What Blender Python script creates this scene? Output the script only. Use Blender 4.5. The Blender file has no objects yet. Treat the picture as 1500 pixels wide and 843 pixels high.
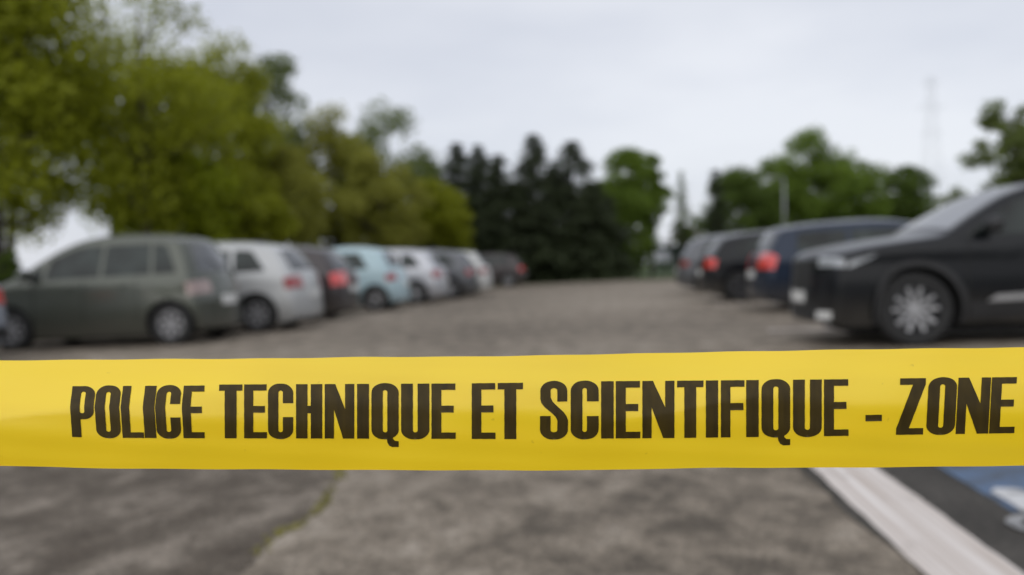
import bpy, bmesh, math, random
import numpy as np
from mathutils import Vector, Matrix

random.seed(7)
rng = np.random.default_rng(7)
sc = bpy.context.scene
col = sc.collection
R = math.radians

# ------------------------------------------------------------------ camera
F_PX, PW, PH = 1300.0, 1500.0, 843.0          # focal length in pixels of the photograph
CAM_H, SLOPE = 0.90, 0.022                    # eye height, crossfall of the car park
ROLL, HORIZON_Y, VANISH_X = R(1.2), 388.0, 870.0
TAPE_D = 0.57                                 # metres to the tape

_yaw = math.atan((VANISH_X - PW / 2) / F_PX)
_pit = -math.atan((PH / 2 - HORIZON_Y) / F_PX)
FWD = Vector((-math.sin(_yaw) * math.cos(_pit), math.cos(_yaw) * math.cos(_pit), math.sin(_pit)))
_r = FWD.cross(Vector((0, 0, 1))).normalized()
_u = _r.cross(FWD)
RIGHT = math.cos(ROLL) * _r - math.sin(ROLL) * _u
UP = math.cos(ROLL) * _u + math.sin(ROLL) * _r
EYE = Vector((0, 0, CAM_H))

cam_data = bpy.data.cameras.new('camera')
cam = bpy.data.objects.new('camera', cam_data)
col.objects.link(cam)
M = Matrix((RIGHT, UP, -FWD)).transposed().to_4x4()
M.translation = EYE
cam.matrix_world = M
cam_data.sensor_fit = 'HORIZONTAL'
cam_data.sensor_width = 36.0
cam_data.lens = 36.0 * F_PX / PW
cam_data.clip_start = 0.02
cam_data.clip_end = 6000
cam_data.dof.use_dof = True
cam_data.dof.focus_distance = TAPE_D
cam_data.dof.aperture_fstop = 4.1
cam_data.dof.aperture_blades = 9
sc.camera = cam


def ray(x, y):
    return FWD + RIGHT * ((x - PW / 2) / F_PX) + UP * ((PH / 2 - y) / F_PX)


def on_ground(x, y):
    d = ray(x, y)
    return EYE + d * (-CAM_H / (d.z - SLOPE * d.x))


def at_depth(x, Y):
    """ground point in the direction of pixel column x at distance Y down the aisle"""
    d = ray(x, 400)
    t = Y / d.y
    X = d.x * t
    return X, Y


def height_for(x, y, Y):
    d = ray(x, y)
    return (EYE + d * (Y / d.y)).z


# ------------------------------------------------------------------ world, sun, exposure
world = bpy.data.worlds.new('World')
sc.world = world
world.use_nodes = True
SUN_EL, SUN_AZ = R(36), R(198)                # compass angle of the sun, clockwise from +Y
wt = world.node_tree
wt.nodes.clear()


def nd(t, kind, **kw):
    n = t.nodes.new(kind)
    for k, v in kw.items():
        setattr(n, k, v)
    return n


wo = nd(wt, 'ShaderNodeOutputWorld')
bg_sky = nd(wt, 'ShaderNodeBackground')
bg_cloud = nd(wt, 'ShaderNodeBackground')
mixw = nd(wt, 'ShaderNodeMixShader')
sky = nd(wt, 'ShaderNodeTexSky', sky_type='NISHITA')
sky.sun_disc = False
sky.sun_elevation = SUN_EL
sky.sun_rotation = SUN_AZ
bg_sky.inputs['Strength'].default_value = 0.10
wt.links.new(sky.outputs[0], bg_sky.inputs[0])
wtc = nd(wt, 'ShaderNodeTexCoord')
wmap = nd(wt, 'ShaderNodeMapping')
wmap.inputs['Scale'].default_value = (1.0, 1.0, 3.2)
wmap.inputs['Rotation'].default_value = (0.12, 0.10, 0.4)
wn = nd(wt, 'ShaderNodeTexNoise')
wn.inputs['Scale'].default_value = 1.7
wn.inputs['Detail'].default_value = 5
wn.inputs['Roughness'].default_value = 0.5
wr = nd(wt, 'ShaderNodeValToRGB')
wr.color_ramp.elements[0].position = 0.30
wr.color_ramp.elements[0].color = (0.58, 0.61, 0.70, 1)
wr.color_ramp.elements[1].position = 0.70
wr.color_ramp.elements[1].color = (0.84, 0.855, 0.905, 1)
wt.links.new(wtc.outputs['Generated'], wmap.inputs[0])
wt.links.new(wmap.outputs[0], wn.inputs['Vector'])
wt.links.new(wn.outputs['Fac'], wr.inputs[0])
wt.links.new(wr.outputs[0], bg_cloud.inputs[0])
bg_cloud.inputs['Strength'].default_value = 1.0
mixw.inputs[0].default_value = 0.88
wt.links.new(bg_sky.outputs[0], mixw.inputs[1])
wt.links.new(bg_cloud.outputs[0], mixw.inputs[2])
wt.links.new(mixw.outputs[0], wo.inputs[0])

sun_data = bpy.data.lights.new('sun', 'SUN')
sun_data.energy = 1.3
sun_data.angle = R(95)
sun_data.color = (1.0, 0.97, 0.92)
sun = bpy.data.objects.new('sun', sun_data)
col.objects.link(sun)
sd = Vector((math.sin(SUN_AZ) * math.cos(SUN_EL), math.cos(SUN_AZ) * math.cos(SUN_EL), math.sin(SUN_EL)))
sun.rotation_euler = sd.to_track_quat('Z', 'Y').to_euler()
sun.location = sd * 40

sc.view_settings.view_transform = 'Standard'
sc.view_settings.look = 'None'
sc.view_settings.exposure = 0.06
sc.view_settings.gamma = 1.0
sc.cycles.use_denoising = True
sc.cycles.max_bounces = 6
sc.cycles.transparent_max_bounces = 6


# ------------------------------------------------------------------ helpers
def gz(x):
    """height of the ground: the car park falls to the left, level further out"""
    return SLOPE * max(-14.0, min(14.0, x))


def obj(name, verts, faces, mat=None, parent=None, smooth=False):
    me = bpy.data.meshes.new(name)
    me.from_pydata([tuple(v) for v in verts], [], [tuple(f) for f in faces])
    me.update()
    if smooth:
        me.polygons.foreach_set('use_smooth', [True] * len(me.polygons))
    return link(name, me, mat, parent)


def link(name, me, mat=None, parent=None):
    o = bpy.data.objects.new(name, me)
    if mat and me is not None and len(me.materials) == 0:
        me.materials.append(mat)
    col.objects.link(o)
    if parent:
        o.parent = parent
    return o


def empty(name, loc=(0, 0, 0), parent=None):
    o = bpy.data.objects.new(name, None)
    o.empty_display_size = 0.2
    o.location = loc
    col.objects.link(o)
    if parent:
        o.parent = parent
    return o


def tag(o, label, cat, group=None):
    o['label'] = label
    o['category'] = cat
    if group:
        o['group'] = group
    return o


class MB:
    """collects shapes for one mesh"""
    def __init__(self):
        self.v, self.f = [], []

    def add(self, verts, faces):
        b = len(self.v)
        self.v += [tuple(p) for p in verts]
        self.f += [tuple(i + b for i in f) for f in faces]

    def box(self, c, s, rot=None):
        pts = []
        for dz in (-.5, .5):
            for dx, dy in ((-.5, -.5), (.5, -.5), (.5, .5), (-.5, .5)):
                p = Vector((dx * s[0], dy * s[1], dz * s[2]))
                if rot:
                    p = rot @ p
                pts.append(p + Vector(c))
        self.add(pts, [(3, 2, 1, 0), (4, 5, 6, 7), (0, 1, 5, 4), (1, 2, 6, 5), (2, 3, 7, 6), (3, 0, 4, 7)])

    def tube(self, pts, rad, n=8):
        pts = [Vector(p) for p in pts]
        if not isinstance(rad, (list, tuple)):
            rad = [rad] * len(pts)
        vs, fs = [], []
        for i, p in enumerate(pts):
            t = (pts[min(i + 1, len(pts) - 1)] - pts[max(i - 1, 0)]).normalized()
            a = t.cross(Vector((0.13, 0.97, 0.2)))
            if a.length < 1e-3:
                a = t.cross(Vector((1, 0, 0)))
            a.normalize()
            b = t.cross(a)
            for k in range(n):
                w = 2 * math.pi * k / n
                vs.append(p + (a * math.cos(w) + b * math.sin(w)) * rad[i])
        for i in range(len(pts) - 1):
            for k in range(n):
                k2 = (k + 1) % n
                fs.append((i * n + k, i * n + k2, (i + 1) * n + k2, (i + 1) * n + k))
        fs.append(tuple(range(n - 1, -1, -1)))
        fs.append(tuple((len(pts) - 1) * n + k for k in range(n)))
        self.add(vs, fs)

    def lathe_y(self, prof, n=32, c=(0, 0, 0)):
        """profile of (radius, y) turned about the Y axis"""
        m = len(prof)
        vs, fs = [], []
        for k in range(n):
            w = 2 * math.pi * k / n
            for r_, y in prof:
                vs.append((c[0] + r_ * math.cos(w), c[1] + y, c[2] + r_ * math.sin(w)))
        for k in range(n):
            k2 = (k + 1) % n
            for j in range(m - 1):
                fs.append((k * m + j, k * m + j + 1, k2 * m + j + 1, k2 * m + j))
        self.add(vs, fs)

    def build(self, name, mat, parent=None, smooth=False):
        return obj(name, self.v, self.f, mat, parent, smooth)


# ------------------------------------------------------------------ materials
MATS = {}


def new_mat(name):
    m = bpy.data.materials.new(name)
    m.use_nodes = True
    m.node_tree.nodes.clear()
    MATS[name] = m
    return m, m.node_tree


def finish(t, shader):
    o = nd(t, 'ShaderNodeOutputMaterial')
    t.links.new(shader, o.inputs['Surface'])


def set_in(n, **kw):
    for k, v in kw.items():
        n.inputs[k.replace('_', ' ')].default_value = v


def simple(name, colr, rough=0.5, metal=0.0, coat=0.0, vary=0.12, scale=6.0, emit=None, ior=1.5, trans=0.0):
    m, t = new_mat(name)
    b = nd(t, 'ShaderNodeBsdfPrincipled')
    set_in(b, Roughness=rough, Metallic=metal, IOR=ior)
    b.inputs['Coat Weight'].default_value = coat
    b.inputs['Coat Roughness'].default_value = 0.04
    b.inputs['Transmission Weight'].default_value = trans
    tc = nd(t, 'ShaderNodeTexCoord')
    n = nd(t, 'ShaderNodeTexNoise')
    set_in(n, Scale=scale, Detail=5.0)
    t.links.new(tc.outputs['Object'], n.inputs['Vector'])
    rp = nd(t, 'ShaderNodeValToRGB')
    rp.color_ramp.elements[0].position = 0.3
    rp.color_ramp.elements[1].position = 0.7
    rp.color_ramp.elements[0].color = (*[c * (1 - vary) for c in colr], 1)
    rp.color_ramp.elements[1].color = (*[min(1, c * (1 + vary)) for c in colr], 1)
    t.links.new(n.outputs['Fac'], rp.inputs[0])
    t.links.new(rp.outputs[0], b.inputs['Base Color'])
    if emit:
        b.inputs['Emission Color'].default_value = (*emit[0], 1)
        b.inputs['Emission Strength'].default_value = emit[1]
    finish(t, b.outputs[0])
    return m


def paint(name, colr, metal=0.0, rough=0.3, coat=0.35):
    """car paint with clear coat and road film low down"""
    m, t = new_mat(name)
    b = nd(t, 'ShaderNodeBsdfPrincipled')
    set_in(b, Roughness=rough, Metallic=metal)
    b.inputs['Coat Weight'].default_value = coat
    b.inputs['Specular IOR Level'].default_value = 0.2
    b.inputs['Coat Roughness'].default_value = 0.05
    tc = nd(t, 'ShaderNodeTexCoord')
    n = nd(t, 'ShaderNodeTexNoise')
    set_in(n, Scale=2.5, Detail=6.0)
    t.links.new(tc.outputs['Object'], n.inputs['Vector'])
    sx = nd(t, 'ShaderNodeSeparateXYZ')
    t.links.new(tc.outputs['Object'], sx.inputs[0])
    mr = nd(t, 'ShaderNodeMapRange')
    mr.inputs['From Min'].default_value = 0.55
    mr.inputs['From Max'].default_value = 0.2
    t.links.new(sx.outputs['Z'], mr.inputs['Value'])
    mu = nd(t, 'ShaderNodeMath', operation='MULTIPLY')
    t.links.new(mr.outputs[0], mu.inputs[0])
    t.links.new(n.outputs['Fac'], mu.inputs[1])
    mu2 = nd(t, 'ShaderNodeMath', operation='MULTIPLY')
    t.links.new(mu.outputs[0], mu2.inputs[0])
    mu2.inputs[1].default_value = 0.8
    mx = nd(t, 'ShaderNodeMix', data_type='RGBA')
    mx.inputs['A'].default_value = (*colr, 1)
    mx.inputs['B'].default_value = (0.11, 0.10, 0.085, 1)
    t.links.new(mu2.outputs[0], mx.inputs['Factor'])
    t.links.new(mx.outputs['Result'], b.inputs['Base Color'])
    finish(t, b.outputs[0])
    return m


def leaf_mat(name, c0, c1, trans=0.45):
    m, t = new_mat(name)
    g = nd(t, 'ShaderNodeNewGeometry')
    tc = nd(t, 'ShaderNodeTexCoord')
    n = nd(t, 'ShaderNodeTexNoise')
    set_in(n, Scale=0.55, Detail=3.0)
    t.links.new(tc.outputs['Object'], n.inputs['Vector'])
    ad = nd(t, 'ShaderNodeMath', operation='MULTIPLY_ADD')
    t.links.new(g.outputs['Random Per Island'], ad.inputs[0])
    ad.inputs[1].default_value = 0.5
    mr = nd(t, 'ShaderNodeMapRange')
    mr.inputs['From Min'].default_value = 0.3
    mr.inputs['From Max'].default_value = 0.7
    mr.inputs['To Max'].default_value = 0.5
    t.links.new(n.outputs['Fac'], mr.inputs['Value'])
    t.links.new(mr.outputs[0], ad.inputs[2])
    mx = nd(t, 'ShaderNodeMix', data_type='RGBA')
    mx.inputs['A'].default_value = (*c0, 1)
    mx.inputs['B'].default_value = (*c1, 1)
    t.links.new(ad.outputs[0], mx.inputs['Factor'])
    b = nd(t, 'ShaderNodeBsdfPrincipled')
    set_in(b, Roughness=0.55)
    b.inputs['Specular IOR Level'].default_value = 0.25
    t.links.new(mx.outputs['Result'], b.inputs['Base Color'])
    tr = nd(t, 'ShaderNodeBsdfTranslucent')
    t.links.new(mx.outputs['Result'], tr.inputs['Color'])
    ms = nd(t, 'ShaderNodeMixShader')
    ms.inputs[0].default_value = trans
    t.links.new(b.outputs[0], ms.inputs[1])
    t.links.new(tr.outputs[0], ms.inputs[2])
    finish(t, ms.outputs[0])
    return m


def asphalt_mat(name, dark, mid, light, patch_scale=1.6, contrast=(0.36, 0.5, 0.66)):
    m, t = new_mat(name)
    tc = nd(t, 'ShaderNodeTexCoord')
    mp = nd(t, 'ShaderNodeMapping')
    mp.inputs['Scale'].default_value = (1.15, 0.9, 1.0)
    mp.inputs['Rotation'].default_value = (0, 0, 0.5)
    t.links.new(tc.outputs['Object'], mp.inputs[0])
    n1 = nd(t, 'ShaderNodeTexNoise')
    set_in(n1, Scale=patch_scale, Detail=11.0, Roughness=0.74, Distortion=0.25)
    n2 = nd(t, 'ShaderNodeTexNoise')
    set_in(n2, Scale=0.16, Detail=4.0)
    n3 = nd(t, 'ShaderNodeTexNoise')
    set_in(n3, Scale=120.0, Detail=3.0, Roughness=0.7)
    vo = nd(t, 'ShaderNodeTexVoronoi')
    vo.inputs['Scale'].default_value = 95.0
    for n in (n1, n2, n3, vo):
        t.links.new(mp.outputs[0], n.inputs['Vector'])
    add = nd(t, 'ShaderNodeMath', operation='MULTIPLY_ADD')
    t.links.new(n2.outputs['Fac'], add.inputs[0])
    add.inputs[1].default_value = 0.5
    t.links.new(n1.outputs['Fac'], add.inputs[2])
    sub = nd(t, 'ShaderNodeMath', operation='SUBTRACT')
    t.links.new(add.outputs[0], sub.inputs[0])
    sub.inputs[1].default_value = 0.25
    rp = nd(t, 'ShaderNodeValToRGB')
    e = rp.color_ramp.elements
    e[0].position, e[0].color = contrast[0], (*dark, 1)
    e[1].position, e[1].color = contrast[2], (*light, 1)
    k = e.new(contrast[1])
    k.color = (*mid, 1)
    t.links.new(sub.outputs[0], rp.inputs[0])
    # aggregate: each stone a little lighter or darker
    sp = nd(t, 'ShaderNodeMapRange')
    sp.inputs['From Min'].default_value = 0.2
    sp.inputs['From Max'].default_value = 0.8
    sp.inputs['To Min'].default_value = 0.6
    sp.inputs['To Max'].default_value = 1.4
    sr = nd(t, 'ShaderNodeSeparateColor')
    t.links.new(vo.outputs['Color'], sr.inputs[0])
    mixv = nd(t, 'ShaderNodeMath', operation='MULTIPLY_ADD')
    t.links.new(sr.outputs[0], mixv.inputs[0])
    mixv.inputs[1].default_value = 0.5
    hlf = nd(t, 'ShaderNodeMath', operation='MULTIPLY')
    t.links.new(n3.outputs['Fac'], hlf.inputs[0])
    hlf.inputs[1].default_value = 0.5
    t.links.new(hlf.outputs[0], mixv.inputs[2])
    t.links.new(mixv.outputs[0], sp.inputs['Value'])
    mul = nd(t, 'ShaderNodeMix', data_type='RGBA', blend_type='MULTIPLY')
    mul.inputs['Factor'].default_value = 1.0
    t.links.new(rp.outputs[0], mul.inputs['A'])
    t.links.new(sp.outputs[0], mul.inputs['B'])
    b = nd(t, 'ShaderNodeBsdfPrincipled')
    set_in(b, Roughness=0.85)
    b.inputs['Specular IOR Level'].default_value = 0.3
    t.links.new(mul.outputs['Result'], b.inputs['Base Color'])
    bp = nd(t, 'ShaderNodeBump')
    bp.inputs['Strength'].default_value = 0.5
    bp.inputs['Distance'].default_value = 0.006
    t.links.new(mixv.outputs[0], bp.inputs['Height'])
    t.links.new(bp.outputs[0], b.inputs['Normal'])
    finish(t, b.outputs[0])
    return m


def worn_paint(name, colr, under, wear=0.5, streak=False, transparent=False):
    """road paint rubbed through to the asphalt in patches"""
    m, t = new_mat(name)
    tc = nd(t, 'ShaderNodeTexCoord')
    n = nd(t, 'ShaderNodeTexNoise')
    set_in(n, Scale=9.0, Detail=8.0, Roughness=0.7)
    t.links.new(tc.outputs['Object'], n.inputs['Vector'])
    rp = nd(t, 'ShaderNodeValToRGB')
    rp.color_ramp.elements[0].position = wear
    rp.color_ramp.elements[1].position = wear + 0.16
    t.links.new(n.outputs['Fac'], rp.inputs[0])
    colout = None
    mx = nd(t, 'ShaderNodeMix', data_type='RGBA')
    mx.inputs['A'].default_value = (*colr, 1)
    mx.inputs['B'].default_value = (*under, 1)
    t.links.new(rp.outputs[0], mx.inputs['Factor'])
    colout = mx.outputs['Result']
    if streak:
        mp = nd(t, 'ShaderNodeMapping')
        mp.inputs['Scale'].default_value = (42.0, 0.7, 1.0)
        t.links.new(tc.outputs['Object'], mp.inputs[0])
        n2 = nd(t, 'ShaderNodeTexNoise')
        set_in(n2, Scale=1.0, Detail=3.0)
        t.links.new(mp.outputs[0], n2.inputs['Vector'])
        r2 = nd(t, 'ShaderNodeValToRGB')
        r2.color_ramp.elements[0].position = 0.35
        r2.color_ramp.elements[0].color = (0.66, 0.60, 0.55, 1)
        r2.color_ramp.elements[1].position = 0.62
        r2.color_ramp.elements[1].color = (1, 1, 1, 1)
        t.links.new(n2.outputs['Fac'], r2.inputs[0])
        mm = nd(t, 'ShaderNodeMix', data_type='RGBA', blend_type='MULTIPLY')
        mm.inputs['Factor'].default_value = 1.0
        t.links.new(colout, mm.inputs['A'])
        t.links.new(r2.outputs[0], mm.inputs['B'])
        colout = mm.outputs['Result']
    b = nd(t, 'ShaderNodeBsdfPrincipled')
    set_in(b, Roughness=0.7)
    t.links.new(colout, b.inputs['Base Color'])
    finish(t, b.outputs[0])
    return m


def tape_mat(name):
    m, t = new_mat(name)
    tc = nd(t, 'ShaderNodeTexCoord')
    n = nd(t, 'ShaderNodeTexNoise')
    set_in(n, Scale=14.0, Detail=5.0)
    mp = nd(t, 'ShaderNodeMapping')
    mp.inputs['Scale'].default_value = (0.5, 0.5, 3.0)
    t.links.new(tc.outputs['Object'], mp.inputs[0])
    t.links.new(mp.outputs[0], n.inputs['Vector'])
    rp = nd(t, 'ShaderNodeValToRGB')
    rp.color_ramp.elements[0].position = 0.3
    rp.color_ramp.elements[1].position = 0.7
    rp.color_ramp.elements[0].color = (0.97, 0.69, 0.004, 1)
    rp.color_ramp.elements[1].color = (0.99, 0.735, 0.008, 1)
    t.links.new(n.outputs['Fac'], rp.inputs[0])
    # small dark specks of dirt
    n2 = nd(t, 'ShaderNodeTexNoise')
    set_in(n2, Scale=160.0, Detail=2.0)
    t.links.new(tc.outputs['Object'], n2.inputs['Vector'])
    r2 = nd(t, 'ShaderNodeValToRGB')
    r2.color_ramp.elements[0].position = 0.20
    r2.color_ramp.elements[0].color = (0.8, 0.78, 0.7, 1)
    r2.color_ramp.elements[1].position = 0.27
    r2.color_ramp.elements[1].color = (1, 1, 1, 1)
    t.links.new(n2.outputs['Fac'], r2.inputs[0])
    mm = nd(t, 'ShaderNodeMix', data_type='RGBA', blend_type='MULTIPLY')
    mm.inputs['Factor'].default_value = 1.0
    t.links.new(rp.outputs[0], mm.inputs['A'])
    t.links.new(r2.outputs[0], mm.inputs['B'])
    b = nd(t, 'ShaderNodeBsdfPrincipled')
    set_in(b, Roughness=0.34, IOR=1.68)
    b.inputs['Specular IOR Level'].default_value = 0.5
    t.links.new(mm.outputs['Result'], b.inputs['Base Color'])
    tr = nd(t, 'ShaderNodeBsdfTranslucent')
    tr.inputs['Color'].default_value = (0.99, 0.52, 0.001, 1)
    ms = nd(t, 'ShaderNodeMixShader')
    ms.inputs[0].default_value = 0.20
    # fine stretch lines in the film
    n3 = nd(t, 'ShaderNodeTexNoise')
    set_in(n3, Scale=1.0, Detail=4.0)
    mp3 = nd(t, 'ShaderNodeMapping')
    mp3.inputs['Scale'].default_value = (9.0, 9.0, 220.0)
    t.links.new(tc.outputs['Object'], mp3.inputs[0])
    t.links.new(mp3.outputs[0], n3.inputs['Vector'])
    bp = nd(t, 'ShaderNodeBump')
    bp.inputs['Strength'].default_value = 0.12
    bp.inputs['Distance'].default_value = 0.0006
    t.links.new(n3.outputs['Fac'], bp.inputs['Height'])
    t.links.new(bp.outputs[0], b.inputs['Normal'])
    t.links.new(b.outputs[0], ms.inputs[1])
    t.links.new(tr.outputs[0], ms.inputs[2])
    finish(t, ms.outputs[0])
    return m


def ink_mat(name):
    m, t = new_mat(name)
    tc = nd(t, 'ShaderNodeTexCoord')
    n = nd(t, 'ShaderNodeTexNoise')
    set_in(n, Scale=1.0, Detail=4.0)
    mp = nd(t, 'ShaderNodeMapping')
    mp.inputs['Scale'].default_value = (260.0, 260.0, 25.0)
    t.links.new(tc.outputs['Object'], mp.inputs[0])
    t.links.new(mp.outputs[0], n.inputs['Vector'])
    rp = nd(t, 'ShaderNodeValToRGB')
    rp.color_ramp.elements[0].position = 0.3
    rp.color_ramp.elements[1].position = 0.75
    rp.color_ramp.elements[0].color = (0.030, 0.0185, 0.0003, 1)
    rp.color_ramp.elements[1].color = (0.054, 0.034, 0.0008, 1)
    t.links.new(n.outputs['Fac'], rp.inputs[0])
    b = nd(t, 'ShaderNodeBsdfPrincipled')
    set_in(b, Roughness=0.5)
    b.inputs['Specular IOR Level'].default_value = 0.25
    t.links.new(rp.outputs[0], b.inputs['Base Color'])
    finish(t, b.outputs[0])
    return m


A_OLD = asphalt_mat('old_asphalt', (0.100, 0.083, 0.063), (0.216, 0.181, 0.139), (0.340, 0.294, 0.238), 3.6, (.36, .5, .65))
A_BAY = asphalt_mat('bay_asphalt', (0.042, 0.038, 0.032), (0.060, 0.054, 0.046), (0.088, 0.080, 0.069), 1.4)
A_PATCH = asphalt_mat('patch_asphalt', (0.070, 0.055, 0.040), (0.112, 0.092, 0.070), (0.235, 0.200, 0.160), 3.2, (.38, .52, .66))
GRASS = simple('lawn_grass', (0.055, 0.085, 0.018), 0.9, vary=0.45, scale=0.8)
LINE = worn_paint('line_paint', (0.72, 0.67, 0.63), (0.34, 0.30, 0.27), 0.585, True)
BLUE = worn_paint('bay_blue', (0.085, 0.140, 0.235), (0.060, 0.072, 0.092), 0.45)
WHITE_MARK = worn_paint('marking_white', (0.58, 0.58, 0.58), (0.17, 0.17, 0.17), 0.50)
RING_MARK = worn_paint('marking_rubbed', (0.30, 0.30, 0.30), (0.11, 0.11, 0.11), 0.46)
MOSS = simple('moss', (0.15, 0.135, 0.035), 0.95, vary=0.5, scale=30)
TAPE = tape_mat('yellow_film')
INK = ink_mat('printed_ink')
GLASS = simple('car_glass', (0.020, 0.026, 0.024), 0.03, vary=0.85, scale=2.2, ior=1.38)
SCREEN = simple('windscreen_glass', (0.06, 0.065, 0.066), 0.05, vary=0.1, ior=5.5)
REAR_GLASS = simple('rear_glass', (0.02, 0.024, 0.024), 0.04, vary=0.1, ior=2.1)
TYRE = simple('tyre_rubber', (0.018, 0.018, 0.018), 0.8, vary=0.3, scale=20)
ALLOY = simple('alloy', (0.55, 0.55, 0.56), 0.35, metal=0.7)
HUBCAP = simple('hubcap_silver', (0.33, 0.33, 0.34), 0.4, metal=0.3)
DARK_RIM = simple('dark_alloy', (0.02, 0.02, 0.022), 0.3, metal=0.3)
MACHINED = simple('machined_alloy', (0.45, 0.45, 0.46), 0.35, metal=0.6, vary=0.3)
GUN = simple('gunmetal_alloy', (0.09, 0.09, 0.095), 0.35, metal=0.5)
PLASTIC = simple('black_plastic', (0.018, 0.018, 0.019), 0.55, vary=0.2)
LINER = simple('arch_liner', (0.010, 0.010, 0.010), 0.9, vary=0.2)
SEAM = simple('panel_gap', (0.008, 0.008, 0.008), 0.8, vary=0.1)
CHROME = simple('chrome', (0.70, 0.70, 0.72), 0.12, metal=1.0, vary=0.03)
LAMP_CLEAR = simple('lamp_clear', (0.36, 0.38, 0.40), 0.08, coat=1.0, vary=0.2, scale=18)
LAMP_RED = simple('lamp_red', (0.68, 0.050, 0.045), 0.12, coat=1.0, vary=0.2, scale=14)
LAMP_SMOKE = simple('lamp_smoked', (0.30, 0.22, 0.20), 0.12, coat=1.0, vary=0.3, scale=14)
LAMP_RED_DIM = simple('lamp_dull_red', (0.28, 0.012, 0.012), 0.15, coat=1.0, vary=0.2, scale=14)
PLATE = simple('plate_white', (0.66, 0.66, 0.64), 0.4, vary=0.05)
BARK = simple('bark', (0.045, 0.036, 0.028), 0.95, vary=0.4, scale=5)
BARK_PALE = simple('bark_pale', (0.30, 0.28, 0.25), 0.9, vary=0.3, scale=5)
GALV = simple('galvanised_steel', (0.32, 0.33, 0.34), 0.5, metal=0.6, vary=0.12)
POST_PAINT = simple('stake_steel', (0.22, 0.22, 0.22), 0.5, metal=0.5)

P_SAGE = paint('paint_sage', (0.090, 0.098, 0.081), 0.45, 0.3, 0.6)
P_PALE = paint('paint_pale_silver', (0.47, 0.48, 0.48), 0.15)
P_WHITE = paint('paint_white', (0.62, 0.62, 0.60), 0.0)
P_SILVER = paint('paint_silver', (0.50, 0.51, 0.54), 0.3)
P_DARK = paint('paint_dark', (0.060, 0.052, 0.052), 0.3)
P_PLUM = paint('paint_plum_grey', (0.058, 0.051, 0.052), 0.3)
P_BLUE = paint('paint_sky_blue', (0.40, 0.53, 0.57), 0.0)
P_NAVY = paint('paint_navy', (0.015, 0.024, 0.044), 0.3)
P_BLACK = paint('paint_black', (0.004, 0.005, 0.007), 0.0, 0.3, 0.22)
P_GREY = paint('paint_grey', (0.11, 0.115, 0.125), 0.4)
P_LILAC = paint('paint_ice', (0.42, 0.45, 0.52), 0.3)

L_LIME = leaf_mat('leaves_lime', (0.175, 0.205, 0.01), (0.37, 0.43, 0.02))
L_SPRING = leaf_mat('leaves_spring', (0.173, 0.192, 0.013), (0.384, 0.416, 0.026))
L_OLIVE = leaf_mat('leaves_olive', (0.185, 0.205, 0.014), (0.40, 0.43, 0.030))
L_YELLOW = leaf_mat('leaves_yellowish', (0.19, 0.195, 0.026), (0.40, 0.40, 0.075))
L_MID = leaf_mat('leaves_mid', (0.098, 0.155, 0.023), (0.218, 0.310, 0.041))
L_DEEP = leaf_mat('leaves_deep', (0.068, 0.105, 0.020), (0.143, 0.209, 0.035))
L_GREYG = leaf_mat('leaves_greygreen', (0.117, 0.152, 0.041), (0.221, 0.276, 0.076))
L_CON = leaf_mat('needles_dark', (0.020, 0.028, 0.013), (0.062, 0.080, 0.034), 0.12)
L_TEAL = leaf_mat('leaves_teal', (0.012, 0.034, 0.026), (0.026, 0.060, 0.042))
L_BROWN = leaf_mat('leaves_bronze', (0.11, 0.105, 0.055), (0.2, 0.19, 0.1))

# ------------------------------------------------------------------ setting: ground, car park, markings
xs = [-1800, -600, -200, -80, -40, -14, -7, 0, 7, 14, 40, 80, 200, 600, 1800]
ys = [-300, -100, -40, -10, 0, 10, 20, 30, 43, 60, 90, 150, 300, 800, 2500]
gv = [(x, y, gz(x) - 0.02) for y in ys for x in xs]
gf = [(j * len(xs) + i, j * len(xs) + i + 1, (j + 1) * len(xs) + i + 1, (j + 1) * len(xs) + i)
      for j in range(len(ys) - 1) for i in range(len(xs) - 1)]
ground = obj('grass_ground', gv, gf, GRASS)
ground['kind'] = 'structure'


def sheet(name, outline, lift, mat, kind='structure', parent=None):
    """flat sheet lying on the slope, given by its outline in x, y"""
    bm = bmesh.new()
    vs = [bm.verts.new((x, y, SLOPE * x + lift)) for x, y in outline]
    es = [bm.edges.new((vs[i], vs[(i + 1) % len(vs)])) for i in range(len(vs))]
    bmesh.ops.triangle_fill(bm, use_beauty=True, use_dissolve=False, edges=es)
    for f in bm.faces:
        if f.normal.z < 0:
            f.normal_flip()
    me = bpy.data.meshes.new(name)
    bm.to_mesh(me)
    bm.free()
    o = link(name, me, mat, parent)
    if kind and not parent:
        o['kind'] = kind
    return o


# car park surface: its far edge is ragged against the lawn
edge = []
for i in range(41):
    x = 13.5 - 25.0 * i / 40
    edge.append((x, 42.0 + 0.35 * math.sin(i * 1.7) + 0.25 * math.sin(i * 0.61 + 1)))
sheet('car_park', [(-11.5, -7), (13.5, -7)] + edge, 0.0, A_OLD)

# darker tarmac of the bay beyond the white line, its aisle edge wandering under the paint
bay = [(0.865 + 0.018 * math.sin(y * 3.1) + 0.012 * math.sin(y * 7.7), y) for y in np.linspace(6.9, -3.5, 60)]
sheet('parking_bay', bay + [(7.5, -3.5), (7.5, 6.9)], 0.004, A_BAY)

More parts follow.
